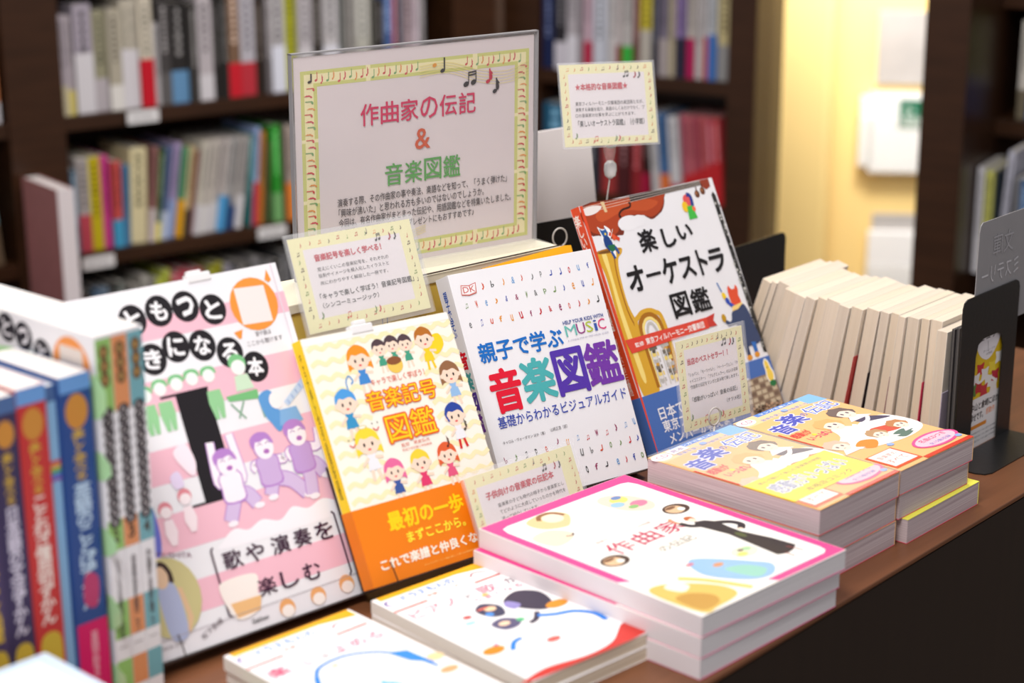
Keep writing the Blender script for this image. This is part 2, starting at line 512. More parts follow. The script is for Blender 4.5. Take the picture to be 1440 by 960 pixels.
W_ = (212, 208, 212); G_ = (160, 152, 152); GL = (190, 184, 182); B_ = (42, 39, 38); D_ = (70, 66, 66)
up = [(93, 102, .178, (168, 158, 166), ((190, 180, 150), .3)), (103, 111, .176, (170, 160, 166), ((205, 190, 110), .25)),
      (115, 139, .194, (165, 156, 168), (W_, .55)), (140, 157, .18, (150, 146, 120), ((180, 172, 176), .33)), (158, 175, .182, (176, 168, 150), ((222, 218, 212), .25)),
      (176, 186, .196, (190, 182, 165), (W_, .55)), (187, 199, .196, (196, 188, 172), (W_, .54)), (200, 218, .198, (205, 196, 178), ((196, 20, 40), .44)), (219, 226, .15, (180, 176, 178), None),
      (228, 243, .19, D_, ((95, 92, 92), .3)), (244, 268, .185, B_, ((100, 145, 185), .32)), (269, 281, .18, (60, 57, 55), None), (282, 303, .19, (188, 180, 184), (W_, .25)),
      (304, 312, .185, (50, 46, 44), None), (313, 324, .19, (40, 38, 36), None), (325, 343, .2, (120, 92, 72), ((200, 30, 45), .32)), (344, 366, .19, (186, 182, 190), ((186, 50, 62), .33)),
      (367, 380, .18, (44, 32, 24), None), (381, 390, .19, (110, 104, 106), None), (391, 412, .195, (186, 182, 184), ((222, 224, 236), .45)), (413, 430, .2, (176, 176, 44), None),
      (432, 453, .195, (190, 184, 188), (W_, .4)), (454, 471, .18, (58, 52, 48), ((210, 206, 204), .12)), (473, 498, .195, (196, 192, 194), ((226, 226, 236), .4)), (500, 507, .18, (70, 74, 70), None),
      (508, 524, .19, (150, 146, 142), None), (526, 549, .18, (196, 194, 186), ((180, 178, 168), .5)), (551, 558, .17, (70, 68, 60), None), (559, 572, .16, (40, 36, 34), ((200, 160, 40), .12)),
      (573, 587, .19, (70, 98, 150), ((222, 200, 40), .17)), (588, 596, .19, (150, 74, 84), None), (597, 605, .19, (40, 56, 72), None), (606, 624, .19, (160, 142, 148), ((214, 206, 214), .12)),
      (625, 634, .195, (205, 190, 200), ((120, 150, 185), .14)), (635, 646, .19, (110, 106, 108), None)]
row(LEFTM, .08, [(sL(a), sL(b), h, c, bd, 0) for a, b, h, c, bd in up], 'upper left bookcase shelf', 'books on the upper shelf of the left bookcase')
mid = [(96, 104, .155, (74, 100, 120), None, 0), (105, 121, .172, (170, 162, 160), ((186, 70, 84), .4), 0), (121, 137, .172, (196, 178, 20), None, 0), (137, 149, .172, (202, 62, 136), None, 0),
       (150, 162, .16, (200, 80, 76), ((70, 160, 200), .32), 1), (163, 172, .15, (70, 120, 160), None, 2), (173, 196, .178, (224, 212, 168), None, 3), (197, 204, .178, (150, 104, 100), ((214, 200, 200), .35), 6),
       (205, 212, .172, (66, 92, 48), ((230, 216, 90), .2), 7), (213, 222, .175, (88, 104, 140), ((190, 200, 220), .3), 8), (223, 233, .18, (168, 150, 190), ((150, 170, 215), .4), 9), (234, 243, .17, (90, 150, 108), ((226, 164, 26), .42), 9),
       (244, 253, .17, (196, 176, 134), ((50, 62, 54), .3), 9), (254, 258, .16, (130, 50, 44), None, 10)]
x = 259
for i, (c, bd) in enumerate([((206, 200, 186), (W_, .32)), ((188, 180, 172), ((220, 218, 216), .3)), ((200, 192, 182), (W_, .3)), ((182, 174, 170), ((214, 212, 212), .32)), ((196, 188, 184), ((88, 170, 226), .38)), ((150, 150, 150), ((40, 84, 128), .36)), ((176, 170, 166), ((50, 70, 120), .25)), ((170, 166, 164), ((222, 220, 222), .36))]):
    mid.append((x, x + 8.6, .178, c, bd, 10)); x += 8.9
mid += [(341, 348, .178, (46, 116, 116), None, 5), (349, 357, .19, (150, 170, 214), ((190, 10, 80), .44), 5), (358, 366, .18, (196, 130, 60), ((210, 120, 40), .4), 5), (367, 372, .16, (90, 96, 60), None, 5), (384, 398, .19, (46, 150, 46), ((120, 176, 110), .3), 0),
        (399, 404, .19, (70, 60, 50), None, 0), (405, 417, .185, (176, 160, 150), ((240, 140, 60), .4), 0), (418, 436, .18, (120, 130, 140), None, 0), (438, 456, .18, (200, 196, 190), None, 0)]
row(LEFTM, -.172, [(sL(a), sL(b), h, c, bd, ln) for a, b, h, c, bd, ln in mid], 'middle left bookcase shelf', 'books on the middle shelf of the left bookcase')
low = []
x = 104
rr = random.Random(3)
lc = [(40, 52, 62), (60, 84, 110), (110, 130, 150), (44, 44, 44), (90, 96, 92), (60, 58, 56), (150, 146, 140), (170, 168, 160), (120, 116, 112), (190, 200, 60), (186, 196, 80), (206, 110, 120), (170, 50, 70), (196, 96, 110), (190, 60, 80), (120, 110, 100), (150, 150, 30), (160, 156, 40), (150, 146, 160), (60, 60, 62), (110, 106, 104), (50, 50, 52), (140, 138, 142), (70, 70, 72), (120, 118, 120), (50, 48, 48), (90, 90, 92), (60, 60, 64), (130, 130, 132)]
for c in lc:
    low.append((x, x + 10.6, rr.uniform(.175, .195), c, None, 0)); x += 11
row(LEFTM, -.425, [(sL(a), sL(b), h, c, bd, ln) for a, b, h, c, bd, ln in low], 'lowest shelf in view', 'books on the lowest shelf of the left bookcase')
# bay left of the broad upright
row(LEFTM, .08, [(-.155, -.137, .18, (120, 30, 40), None, 0), (-.134, -.112, .185, (222, 140, 90), (W_, .2), 0)], 'upper far left bay', 'books left of the broad upright')
row(LEFTM, -.172, [(-.19, -.165, .18, (190, 130, 170), ((150, 30, 120), .4), -4), (-.162, -.142, .19, (190, 178, 140), None, -4), (-.139, -.127, .185, (150, 180, 180), ((110, 90, 70), .4), -4)], 'middle far left bay', 'books left of the broad upright')
MB().box(-1.0, -.006, -.20, -.001, -.262, -.2345, WOOD).build('ledge', bc, Z0, bevel=.001)
t = thing('standing_book', 'large dusty pink book with white spine on the ledge at far left', 'book', LEFTM @ T(-.094, -.16, -.234))
dp = mat('dusty_pink_cover', (186, 124, 122), .5, .3, noise=.1, scale=(40, 40, 40))
MB().box(0, .0012, 0, .148, 0, .222, dp).build('front_cover', t)
MB().box(.0288, .030, 0, .148, 0, .222, dp).build('back_cover', t)
MB().box(.0012, .0288, .0012, .147, .001, .220, pages((226, 218, 216))).build('page_block', t)
MB().box(0, .030, -.001, 0, 0, .222, mat('spine_paper', (232, 222, 224), .5, .3)).build('spine', t)

# right unit rows


def sR(px): return (px - 750) / (1020 - 750) * .425 + (px - 750) * (px - 1020) * 1.2e-7


ru = [(752, 769, .2, (24, 36, 78), None), (770, 786, .185, (44, 42, 48), ((214, 210, 220), .3)), (787, 803, .2, (186, 180, 186), ((224, 222, 230), .35)), (804, 813, .2, (150, 140, 146), None), (814, 825, .2, (206, 176, 190), ((190, 40, 76), .3)),
      (827, 846, .19, (208, 212, 224), None), (848, 861, .2, (210, 206, 206), None), (862, 869, .19, (200, 190, 190), ((140, 50, 50), .3)), (870, 884, .2, (190, 186, 184), ((60, 180, 70), .28)), (885, 893, .2, (112, 66, 62), None),
      (894, 911, .2, (206, 190, 60), ((186, 180, 170), .45)), (912, 921, .19, (40, 42, 60), None), (922, 934, .19, (120, 112, 130), ((170, 160, 160), .4)), (935, 944, .2, (190, 178, 150), None), (945, 959, .19, (132, 112, 160), ((44, 40, 60), .42)),
      (961, 970, .2, (190, 182, 176), ((180, 30, 90), .4)), (972, 981, .2, (196, 190, 190), None), (982, 989, .2, (190, 186, 188), ((190, 90, 90), .42)), (990, 1001, .2, (180, 184, 190), ((60, 110, 180), .45)), (1002, 1019, .2, (190, 176, 130), ((140, 140, 140), .35))]
row(RM, .08, [(sR(a), sR(b) , h, c, bd, 0) for a, b, h, c, bd in ru], 'upper shelf right of corner', 'books on the upper shelf of the right bookcase', .118)
rl = [(754, 790, .18, (36, 96, 130), ((150, 160, 170), .4), 0), (795, 812, .17, (150, 150, 150), None, 0), (815, 835, .18, (60, 60, 70), None, 0), (840, 862, .18, (170, 60, 60), None, 0), (865, 884, .175, (80, 30, 34), None, 0), (886, 899, .175, (150, 40, 46), None, 0), (900, 908, .17, (60, 34, 34), ((180, 30, 70), .3), 0),
      (919, 929, .178, (206, 204, 206), None, -5), (930, 942, .178, (70, 110, 160), ((226, 120, 60), .3), -5), (944, 958, .172, (212, 212, 216), ((190, 60, 90), .2), -5)]
x = 961
for i in range(6):
    rl.append((x, x + 8.6, .178, [(176, 84, 104), (190, 100, 110), (170, 74, 90), (190, 92, 96), (176, 70, 84), (186, 60, 66)][i], ((196, 40, 46), .3 + .04 * i), -5)); x += 9.3
row(RM, -.172, [(sR(a), sR(b), h, c, bd, ln) for a, b, h, c, bd, ln in rl], 'lower shelf right of corner', 'books on the lower shelf of the right bookcase', .118)
# books in the bookcase at the right edge
row(QM @ T(0, .20, 0), .08, [(.03, .045, .17, (222, 216, 206), ((120, 110, 90), .3), 0), (.047, .061, .185, (196, 200, 60), ((40, 110, 190), .35), 0), (.063, .085, .18, (60, 110, 90), ((40, 90, 170), .4), 0)], 'upper right edge shelf', 'books in the right edge bookcase')
row(QM @ T(0, .08, 0), -.172, [(-.0 + .004, .016, .185, (226, 224, 230), None, 0), (.017, .032, .18, (206, 206, 110), ((190, 190, 120), .4), 0), (.034, .04, .18, (46, 56, 66), None, 0), (.041, .053, .215, (190, 190, 204), None, 3), (.067, .076, .17, (120, 120, 124), None, 0), (.077, .092, .17, (70, 100, 140), None, 0), (.094, .11, .17, (196, 190, 180), None, 0)], 'lower right edge shelf', 'books in the right edge bookcase')

# ------------------------------------------------------------------ leaflets on the yellow wall
LW = frame2((2.50, 2.02), -56)


def wall_holder(name, label, s, z0, w, h, front, m, prints=None, group=None):
    r = thing(name, label, 'poster' if 'poster' in name else 'leaflet', LW @ T(s, -.004, z0), group)
    if 'poster' in name:
        MB().box(0, w, -.006, 0, 0, h, m).build('panel', r, bevel=.001)
    else:
        MB().box(0, w, -.03, -.0295, -.002, h * .7, ACRYL).box(0, .001, -.03, 0, 0, h * .7, ACRYL).box(w - .001, w, -.03, 0, 0, h * .7, ACRYL).build('holder', r)
        MB().box(.002, w - .002, -.026, -.004, .001, h, m).build('leaflet_stack', r)
    p = Print(w, h, .0004)
    if prints: prints(p)
    if p.V: p.build('print', r, Matrix(((1, 0, 0, 0), (0, 0, -1, -.0062 if 'poster' in name else -.0262), (0, 1, 0, 0), (0, 0, 0, 1))))
    return r


GPO = mat('grey_poster', (176, 172, 170), .5, .3, noise=.1, scale=(20, 20, 20))
WL = paper((240, 240, 240))
wall_holder('wall_poster', 'pale grey panel high on the yellow wall in the doorway', .592, -.035, .22, .172, 0, GPO)


def gr(p):
    p.rect(.34, .56, 1.0, .92, (20, 104, 76)); p.text('the', .40, .76, .52, .84, (225, 235, 228)); p.text('Book', .42, .64, .68, .74, (225, 235, 228)); p.rect(.42, .59, .9, .61, (190, 215, 200))


wall_holder('wall_leaflet', 'white leaflet with a green card on the yellow doorway wall', .58, -.243, .20, .19, 0, WL, gr)
wall_holder('wall_leaflet', 'narrow white leaflet half behind the one with the green card', .557, -.228, .03, .165, 0, WL)
wall_holder('wall_poster', 'small pale grey panel above the lowest white leaflet in the doorway', .60, -.40, .20, .052, 0, GPO)
wall_holder('wall_leaflet', 'tall plain white leaflet lowest on the yellow doorway wall', .59, -.66, .20, .27, 0, WL)

# ================================================================== STANDING PICTURE BOOKS
COV = paper((242, 240, 243))
PG = pages((238, 232, 226))
STAND = mat('dark_acrylic', (48, 36, 32), .25, .5)


def easel(label, P4, w, h, t, lip=.012, x0=0, prong=None, rise=.5):
    """dark acrylic book stand: back plate behind the book, lip under it, wire prong in front"""
    r = thing('book_stand', label, 'stand', P4)
    MB().box(x0, w, .0, h * rise, -t - .0035, -t - .0012, STAND).build('back_plate', r, bevel=.0004)
    MB().box(x0, w, -.0016, -.0003, -t - .0035, .006, STAND).build('lip', r, bevel=.0004)
    if prong:
        MB().tube([(prong, -.002, .004), (prong, .0, .0042), (prong, .012, .0028), (prong, .016, .0016)], .0005, DWIRE, 6).build('prong', r)
    return r


# --- the pink striped picture book
sw, sh = .2027, .2774
SP = pose(-.2568, .311, .0099, -4.5, 64.73, -1.18)
sk = book('picture_book', 'large white picture book with pink stripes and a big black letter I', SP, sw, sh, .011, COV, PG, 'right')
p = Print(sw, sh)
PK = (244, 190, 204)
for a, b in ((.850, .912), (.640, .738), (.455, .549), (.270, .372), (.095, .182)):
    p.poly([(0, a), (1, a), (1, b), (0, b)], PK, False)
p.up()
p.blob([(.41, .262), (.47, .285), (.53, .272), (.60, .288), (.68, .272), (.75, .298), (.82, .282), (.90, .296), (.975, .268), (.96, .24), (.42, .238)], (248, 244, 248))
p.rect(.0, .0, 1, .052, (238, 234, 238))
# round title lettering
cir = [(.17, .862, ''), (.294, .914, ''), (.294, .914, 'も'), (.416, .926, 'っ'), (.540, .920, 'と'), (.20, .745, 'す'), (.332, .800, 'き'), (.444, .818, 'に'), (.560, .806, 'な'), (.672, .769, 'る'), (.768, .713, '本')]
cir = [(.05, .84, 'も'), (.165, .875, 'っ'), (.285, .905, 'と'), (.416, .926, 'も'), (.535, .924, 'っ'), (.652, .900, 'と'), (.205, .765, 'す'), (.332, .797, 'き'), (.444, .818, 'に'), (.560, .806, 'な'), (.672, .769, 'る'), (.768, .713, '本')]
cir = [c for c in cir if not (c[2] == 'っ' and c[0] < .2)]
cir = [(.175, .880, 'っ'), (.294, .914, 'と'), (.416, .926, 'も'), (.535, .924, 'っ'), (.652, .900, 'と'), (.215, .755, 'す'), (.332, .797, 'き'), (.444, .818, 'に'), (.560, .806, 'な'), (.672, .769, 'る'), (.768, .713, '本')]
for x, y, c in cir: p.ell(x, y, .060, .062, (34, 30, 34), up=False)
p.up()
for x, y, c in cir:
    p.text(c, x - .034, y - .026, x + .034, y + .026, (250, 248, 250), .035, rot=-8, up=False)
p.ell(.845, .892, .112, .108, (240, 150, 62)); p.poly([(.770, .947), (.912, .941), (.909, .833), (.767, .838)], (238, 230, 226))
p.poly([(.925, .955), (.945, .985), (.955, .952), (.940, .945)], (240, 150, 62)); p.poly([(.715, .822), (.758, .826), (.742, .800), (.73, .802)], (240, 150, 62))
p.text('音や曲は', .81, .797, .885, .812, (90, 80, 84)); p.text('ここから聴けます', .76, .773, .93, .788, (90, 80, 84))
# big letter
BK = (32, 28, 32)
p.poly([(.381, .684), (.527, .687), (.529, .372), (.380, .378)], BK); p.rect(.315, .683, .53, .690, BK); p.rect(.318, .372, .60, .379, BK)
# green children and table
GRN = (126, 196, 134)
for x, y in ((.155, .702), (.255, .706), (.325, .716), (.400, .719), (.472, .724), (.548, .722)):
    p.blob([(x - .034, y), (x - .028, y + .018), (x, y + .024), (x + .028, y + .018), (x + .034, y), (x, y + .008)], GRN); p.ell(x, y - .004, .027, .026, (240, 246, 240))
for x in (.17, .255, .33, .55):
    p.poly([(x - .03, .675), (x + .03, .675), (x + .034, .64), (x + .022, .592), (x + .004, .592), (x, .63), (x - .004, .592), (x - .022, .592), (x - .034, .64)], (150, 206, 150))
p.poly([(.597, .648), (.745, .650), (.742, .622), (.606, .632)], (120, 190, 124))
for a, b, c in ((.61, .66, .575), (.67, .63, .58), (.74, .745, .565)): p.line([(a, .625), (b, c)], .0016, (140, 176, 150))
p.blob([(.65, .727), (.655, .752), (.69, .762), (.725, .745), (.72, .72), (.69, .735)], GRN); p.ell(.688, .722, .033, .03, (244, 246, 240)); p.poly([(.66, .70), (.72, .70), (.735, .655), (.65, .655)], (206, 230, 200))
# blue haired player
p.blob([(.74, .625), (.79, .64), (.815, .615), (.805, .59), (.825, .565), (.815, .530), (.79, .515), (.765, .545), (.745, .575)], (96, 156, 214)); p.ell(.815, .605, .032, .034, (250, 240, 240)); p.poly([(.85, .595), (.97, .655), (.985, .635), (.865, .580)], (196, 214, 240))
for k in range(5): p.line([(.868 + k * .024, .598 + k * .0125), (.876 + k * .024, .585 + k * .0125)], .0008, (110, 150, 210))
p.poly([(.82, .575), (.90, .575), (.915, .53), (.80, .53)], (130, 176, 222))
# purple dancing children
PU = (184, 132, 204); PL = (214, 190, 226); SK = (250, 240, 246)
for x, y, arm, leg, tp in ((.513, .470, ((.468, .535), (.560, .545)), ((.462, .305), (.60, .335)), SK), (.695, .488, ((.640, .425), (.775, .440)), ((.670, .345), (.835, .325)), (206, 176, 220)), (.860, .500, ((.815, .430), (.965, .500)), ((.858, .315), (.940, .365)), (196, 160, 216))):
    for wd_, cl in ((.0082, PU), (.0066, SK)):
        for k_, a in enumerate(arm): p.line([(x + (.03 if k_ else -.03), y - .045), ((x + a[0]) / 2 + (.035 if k_ else -.035), y - .05), a], wd_, cl, sm=4)
    for wd_, cl in ((.0128, PU), (.0112, PL)):
        for a in leg: p.line([(x, y - .095), ((x + a[0]) / 2 + .012, (y - .09 + a[1]) / 2 + .012), a], wd_, cl, sm=4)
    for a in leg: p.ell(a[0] + .008, a[1] - .006, .024, .012, SK)
    p.blob([(x - .047, y - .032), (x + .047, y - .032), (x + .052, y - .075), (x + .046, y - .115), (x - .046, y - .115), (x - .052, y - .075)], PU, n=3); p.blob([(x - .042, y - .034), (x + .042, y - .034), (x + .046, y - .075), (x + .04, y - .110), (x - .04, y - .110), (x - .046, y - .075)], tp, n=3)
    p.ell(x, y - .004, .047, .047, PU); p.ell(x + .004, y - .007, .044, .044, SK)
    p.blob([(x - .050, y - .002), (x - .052, y + .024), (x - .015, y + .040), (x + .030, y + .034), (x + .050, y + .010), (x + .045, y + .000), (x + .02, y + .017), (x - .01, y + .012), (x - .035, y + .014)], PU)
    p.ell(x + .010, y - .018, .014, .010, (176, 110, 186)); p.line([(x - .025, y + .003), (x - .012, y + .008), (x - .002, y + .002)], .0006, (120, 70, 150), sm=3); p.line([(x + .014, y + .004), (x + .026, y + .009), (x + .036, y + .003)], .0006, (120, 70, 150), sm=3)
# small pink children, blue clothes at the left
for x, y in ((.203, .388), (.298, .410), (.12, .36)):
    p.ell(x, y, .03, .03, (226, 140, 150)); p.ell(x, y - .008, .025, .022, (250, 236, 238)); p.poly([(x - .018, y - .028), (x + .018, y - .028), (x + .028, y - .065), (x + .012, y - .10), (x - .012, y - .10), (x - .028, y - .065)], (250, 232, 236))
p.poly([(.08, .54), (.14, .53), (.15, .44), (.09, .43)], (120, 130, 214)); p.blob([(.10, .40), (.15, .42), (.155, .33), (.13, .27), (.09, .30)], (110, 116, 206))
p.blob([(.30, .53), (.36, .55), (.385, .50), (.37, .46), (.34, .47)], (250, 232, 240)); p.blob([(.26, .47), (.30, .48), (.31, .44), (.27, .435)], (230, 214, 240))
# subtitle in brackets
p.line([(.352, .252), (.341, .245), (.341, .062), (.352, .055)], .0016, (60, 20, 50)); p.line([(.916, .252), (.927, .245), (.930, .069), (.919, .062)], .0016, (60, 20, 50))
p.blob([(.33, .13), (.36, .155), (.50, .15), (.49, .10), (.47, .05), (.37, .045)], (250, 240, 232)); p.poly([(.36, .09), (.50, .088), (.48, .050), (.375, .046)], (240, 190, 130))
for k, (c, x) in enumerate(zip('歌や演奏を', (.423, .527, .646, .753, .859))): p.text(c, x - .042, .180, x + .042, .231, (60, 22, 52), .012, up=k == 0)
for k, (c, x) in enumerate(zip('楽しむ', (.537, .644, .752))): p.text(c, x - .04, .082, x + .04, .130, (60, 22, 52), .012, up=k == 0)
# portrait in the oval
p.ell(.118, .158, .135, .150, (206, 196, 140))
p.blob([(.075, .10), (.08, .18), (.11, .205), (.155, .185), (.165, .10), (.15, .045), (.09, .045)], (176, 184, 214)); p.poly([(.16, .18), (.18, .175), (.195, .09), (.165, .05), (.158, .06), (.172, .1)], (226, 190, 150))
p.ell(.112, .226, .038, .045, (60, 40, 36)); p.ell(.106, .216, .031, .042, (230, 196, 162)); p.line([(.085, .246), (.12, .252), (.145, .225), (.147, .195)], .0036, (60, 40, 36), sm=4)
p.text('MATSUSHITA', .06, .262, .26, .276, (110, 40, 80), rot=-14); p.text('松下奈緒', .20, .035, .31, .052, (80, 60, 70), rot=22); p.text('音楽を楽しむひと', .02, .028, .13, .038, (120, 110, 116))
for x, y in ((.597, .030), (.748, .034), (.892, .040)):
    p.ell(x, y, .036, .036, (238, 172, 110)); p.ell(x, y - .009, .029, .024, (252, 240, 232))
p.line([(0, .053), (1, .060)], .0005, (170, 160, 166)); p.text('Gakken', .428, .019, .505, .032, (60, 56, 60), .01)
p.poly([(.966, 0), (.972, 0), (.972, 1), (.966, 1)], (226, 214, 222))
p.build('cover_print', sk)
easel('dark acrylic stand under the pink striped picture book', SP, sw, sh, .011, x0=-.01, prong=.022)

# --- the yellow symbol book
yw_, yh = .1623, .2074
YP = pose(-.0705, .2736, .0184, -1.57, 62.78, -3.72)
CREAM = paper((252, 248, 234)); YSP = paper((252, 214, 20))
yb = book('picture_book', 'cream music symbol book with cartoon children, yellow spine and orange paper band', YP, yw_, yh, .013, CREAM, PG, 'left', YSP)
p = Print(yw_, yh)
for k in range(11):
    y = .335 + k * .062
    for seg in ((.02, .3), (.72, 1.0)) if .45 < y < .84 else ((.02, 1.0),):
        n_ = max(3, int((seg[1] - seg[0]) / .045)); p.line([(seg[0] + (seg[1] - seg[0]) * i / n_, y + (.008 if i % 2 else -.008)) for i in range(n_ + 1)], .0042, (250, 238, 190), k == 0, sm=3)
p.rect(0, .970, 1, .995, (254, 252, 246))
OR = (232, 106, 34); YL = (250, 214, 30)
kid(p, .322, .880, .066, (240, 150, 40), top=(70, 140, 210), style=1)
for x in (.472, .560, .650): kid(p, x, .905 + (.006 if x == .56 else 0), .046, (84, 66, 72), top=(70, 160, 130))
p.ell(.545, .828, .052, .045, (240, 200, 90)); p.ell(.545, .845, .05, .022, (140, 84, 50))
p.blob([(.80, .90), (.89, .92), (.91, .87), (.84, .835)], (248, 214, 40)); kid(p, .785, .908, .060, (186, 112, 40), top=(250, 210, 40), legs=(250, 210, 40))
kid(p, .890, .745, .062, (150, 104, 70), top=(150, 190, 230), style=1)
kid(p, .162, .720, .066, (80, 160, 226), top=(60, 150, 200)); p.line([(.20, .765), (.20, .80), (.225, .822), (.245, .80), (.228, .788)], .0012, (80, 150, 214), sm=4)
kid(p, .838, .572, .064, (44, 72, 160), top=(240, 240, 244), legs=(214, 40, 40)); p.line([(.79, .55), (.775, .585), (.80, .60)], .002, (44, 72, 160), sm=3); p.text('♪', .87, .50, .905, .55, (90, 80, 70))
kid(p, .222, .548, .070, (248, 220, 60), top=(240, 240, 244), style=1); p.ell(.215, .612, .03, .01, (214, 200, 130)); p.ell(.215, .612, .022, .006, (252, 248, 234))
kid(p, .335, .415, .058, (234, 110, 160), top=(60, 90, 160), style=1)
kid(p, .518, .422, .062, (250, 214, 60), top=(226, 60, 110)); kid(p, .708, .425, .058, (226, 96, 50), top=(230, 90, 130), style=1)
p.text('♪', .72, .45, .75, .50, (90, 40, 30))
for x, y in ((.125, .555), (.30, .60)):
    p.line([(x - .02, y), (x, y - .012), (x + .02, y)], .001, (220, 90, 90), sm=3); p.ell(x - .018, y + .018, .004, rgb=(60, 50, 50)); p.ell(x + .018, y + .018, .004, rgb=(60, 50, 50))
p.text('キャラで楽しく学ぼう！', .352, .762, .72, .790, (222, 110, 90), .006)
OUT = ((234, 102, 36), .06)
p.text('音楽記号', .292, .664, .762, .742, YL, .0, OUT)
p.text('図鑑', .368, .524, .694, .634, YL, .0, OUT)
p.text('監修　高倉弘光', .427, .497, .622, .512, (214, 100, 80)); p.text('筑波大学附属小学校教諭', .424, .480, .627, .490, (214, 100, 80))
obm = paper((244, 130, 10))
MB().box(-.0004, yw_ + .0003, -.0002, .306 * yh, -.0132, .0006, obm).build('paper_band', yb)
q = Print(yw_, yh, .0008)
q.text('最初の一歩', .200, .188, .712, .262, (255, 214, 20), .03); q.text('まずここから。', .290, .128, .690, .170, (255, 240, 60), .025)
q.text('これで楽譜と仲良くなる', .078, .052, .80, .094, (255, 250, 235), .03); q.text('キャラクターと一緒に楽しく学べる音楽記号の図鑑です', .346, .022, .80, .030, (255, 214, 120))
q.build('band_print', yb)
p.build('cover_print', yb)
p = Print(.013, yh, .0001)
p.text('\n'.join('キャラで楽しく学ぼう音楽記号図鑑'), .35, .36, .62, .95, (60, 50, 20)); p.build('spine_print', yb, left_face(.013))
easel('dark acrylic stand under the cream music symbol book', YP, yw_, yh, .013, prong=.022)

# --- the white visual guide
dw, dh = .1654, .216
DP = pose(.1440, .3207, .0103, -12.6, 65, .22)
dk = book('picture_book', 'white visual guide to music with coloured title lettering and rows of tiny symbols', DP, dw, dh, .022, COV, PG, 'left', hard=True)
p = Print(dw, dh)
r_ = random.Random(11)
sc_cols = [(200, 40, 50), (60, 80, 170), (60, 60, 60), (120, 150, 90), (230, 150, 50), (150, 40, 90), (110, 160, 210), (120, 120, 120), (214, 90, 60)]
p.up()


def symrow(xs, y, h=.034):
    for k, x in enumerate(xs):
        g = r_.choice('♪♩♫♭pfe♪♩&wu♪o')
        c = r_.choice(sc_cols); yy = y if not isinstance(y, list) else y[k]
        w_ = .016 * r_.uniform(.7, 1.15)
        p.text(g, x - w_ / 2 * 1.1, yy - h / 2 * r_.uniform(.6, 1), x + w_ / 2 * 1.1, yy + h / 2 * r_.uniform(.6, 1), c, .012, rot=r_.uniform(-8, 8), up=False)


symrow([.207, .272, .349, .414, .476, .549, .610, .678, .746, .810, .877, .948], .929)
symrow([.070, .137, .202, .270, .340, .410, .479, .542, .608, .675, .743, .810, .879, .949], .855)
symrow([.063, .138, .206, .268, .342, .407, .476, .542, .611, .682, .746, .818, .887, .953], .774)
symrow([.06, .13, .20, .27, .34, .426, .491, .565, .633, .701, .770, .841, .912, .976], [.19] * 5 + [.211, .197, .203, .197, .209, .198, .212, .21, .215])
symrow([.06, .13, .20, .27, .34, .42, .495, .567, .636, .704, .774, .845, .912, .972], .141)
symrow([.06, .13, .20, .27, .34, .42, .501, .571, .639, .710, .793, .855, .914, .972], .066)
p.poly([(.064, .948), (.115, .942), (.165, .950), (.155, .904), (.105, .898), (.055, .905)], (206, 110, 100)); p.poly([(.068, .944), (.115, .938), (.160, .946), (.150, .909), (.105, .903), (.060, .909)], (244, 240, 240))
p.text('DK', .072, .912, .150, .938, (206, 96, 90), .005)
p.text('親子で学ぶ', .068, .606, .640, .690, (24, 110, 196), .024)
p.text('HELP YOUR KIDS WITH', .668, .694, .958, .710, (60, 80, 150), .02)
for c, a, b, col in (('M', .670, .748, (110, 190, 180)), ('U', .752, .812, (150, 60, 130)), ('S', .818, .866, (180, 196, 60)), ('i', .876, .900, (60, 90, 170)), ('C', .906, .960, (220, 60, 120))): p.text(c, a, .640, b, .688, col, .0)
p.text('A UNIQUE STEP-BY-STEP VISUAL GUIDE', .671, .617, .966, .626, (170, 166, 190))
p.text('音', .084, .388, .280, .566, (226, 20, 50), .034); p.text('楽', .300, .400, .510, .580, (76, 176, 178), .034)
p.text('図', .532, .398, .738, .588, (84, 52, 168), .030); p.text('鑑', .752, .408, .985, .590, (116, 56, 166), .026)
p.text('基礎からわかるビジュアルガイド', .072, .322, .974, .372, (56, 76, 172), .008)
p.text('キャロル・ヴォーダマン ほか（著）', .070, .256, .357, .270, (80, 76, 80)); p.text('山崎正浩（訳）', .396, .260, .515, .276, (80, 76, 80))
p.build('cover_print', dk)
p = Print(.022, dh, .0001)
p.text('\n'.join('親子で学ぶ'), .30, .74, .58, .94, (50, 96, 186), .02)
for k, (c, col) in enumerate(zip('音楽図鑑', ((226, 20, 50), (76, 176, 178), (84, 52, 168), (116, 56, 166)))): p.text(c, .2, .60 - k * .09, .82, .675 - k * .09, col, .04)
p.build('spine_print', dk, left_face(.022))
MB().prism([(.06, -.001), (dw + .002, -.001), (dw + .002, dh * 1.052), (dw - .006, dh * 1.056), (.06, dh * 1.022)], -.0300, -.0272, paper((250, 176, 20))).build('backing_sheet', easel('dark acrylic stand under the white visual guide', DP @ T(0, 0, -.004), dw, dh, .022))

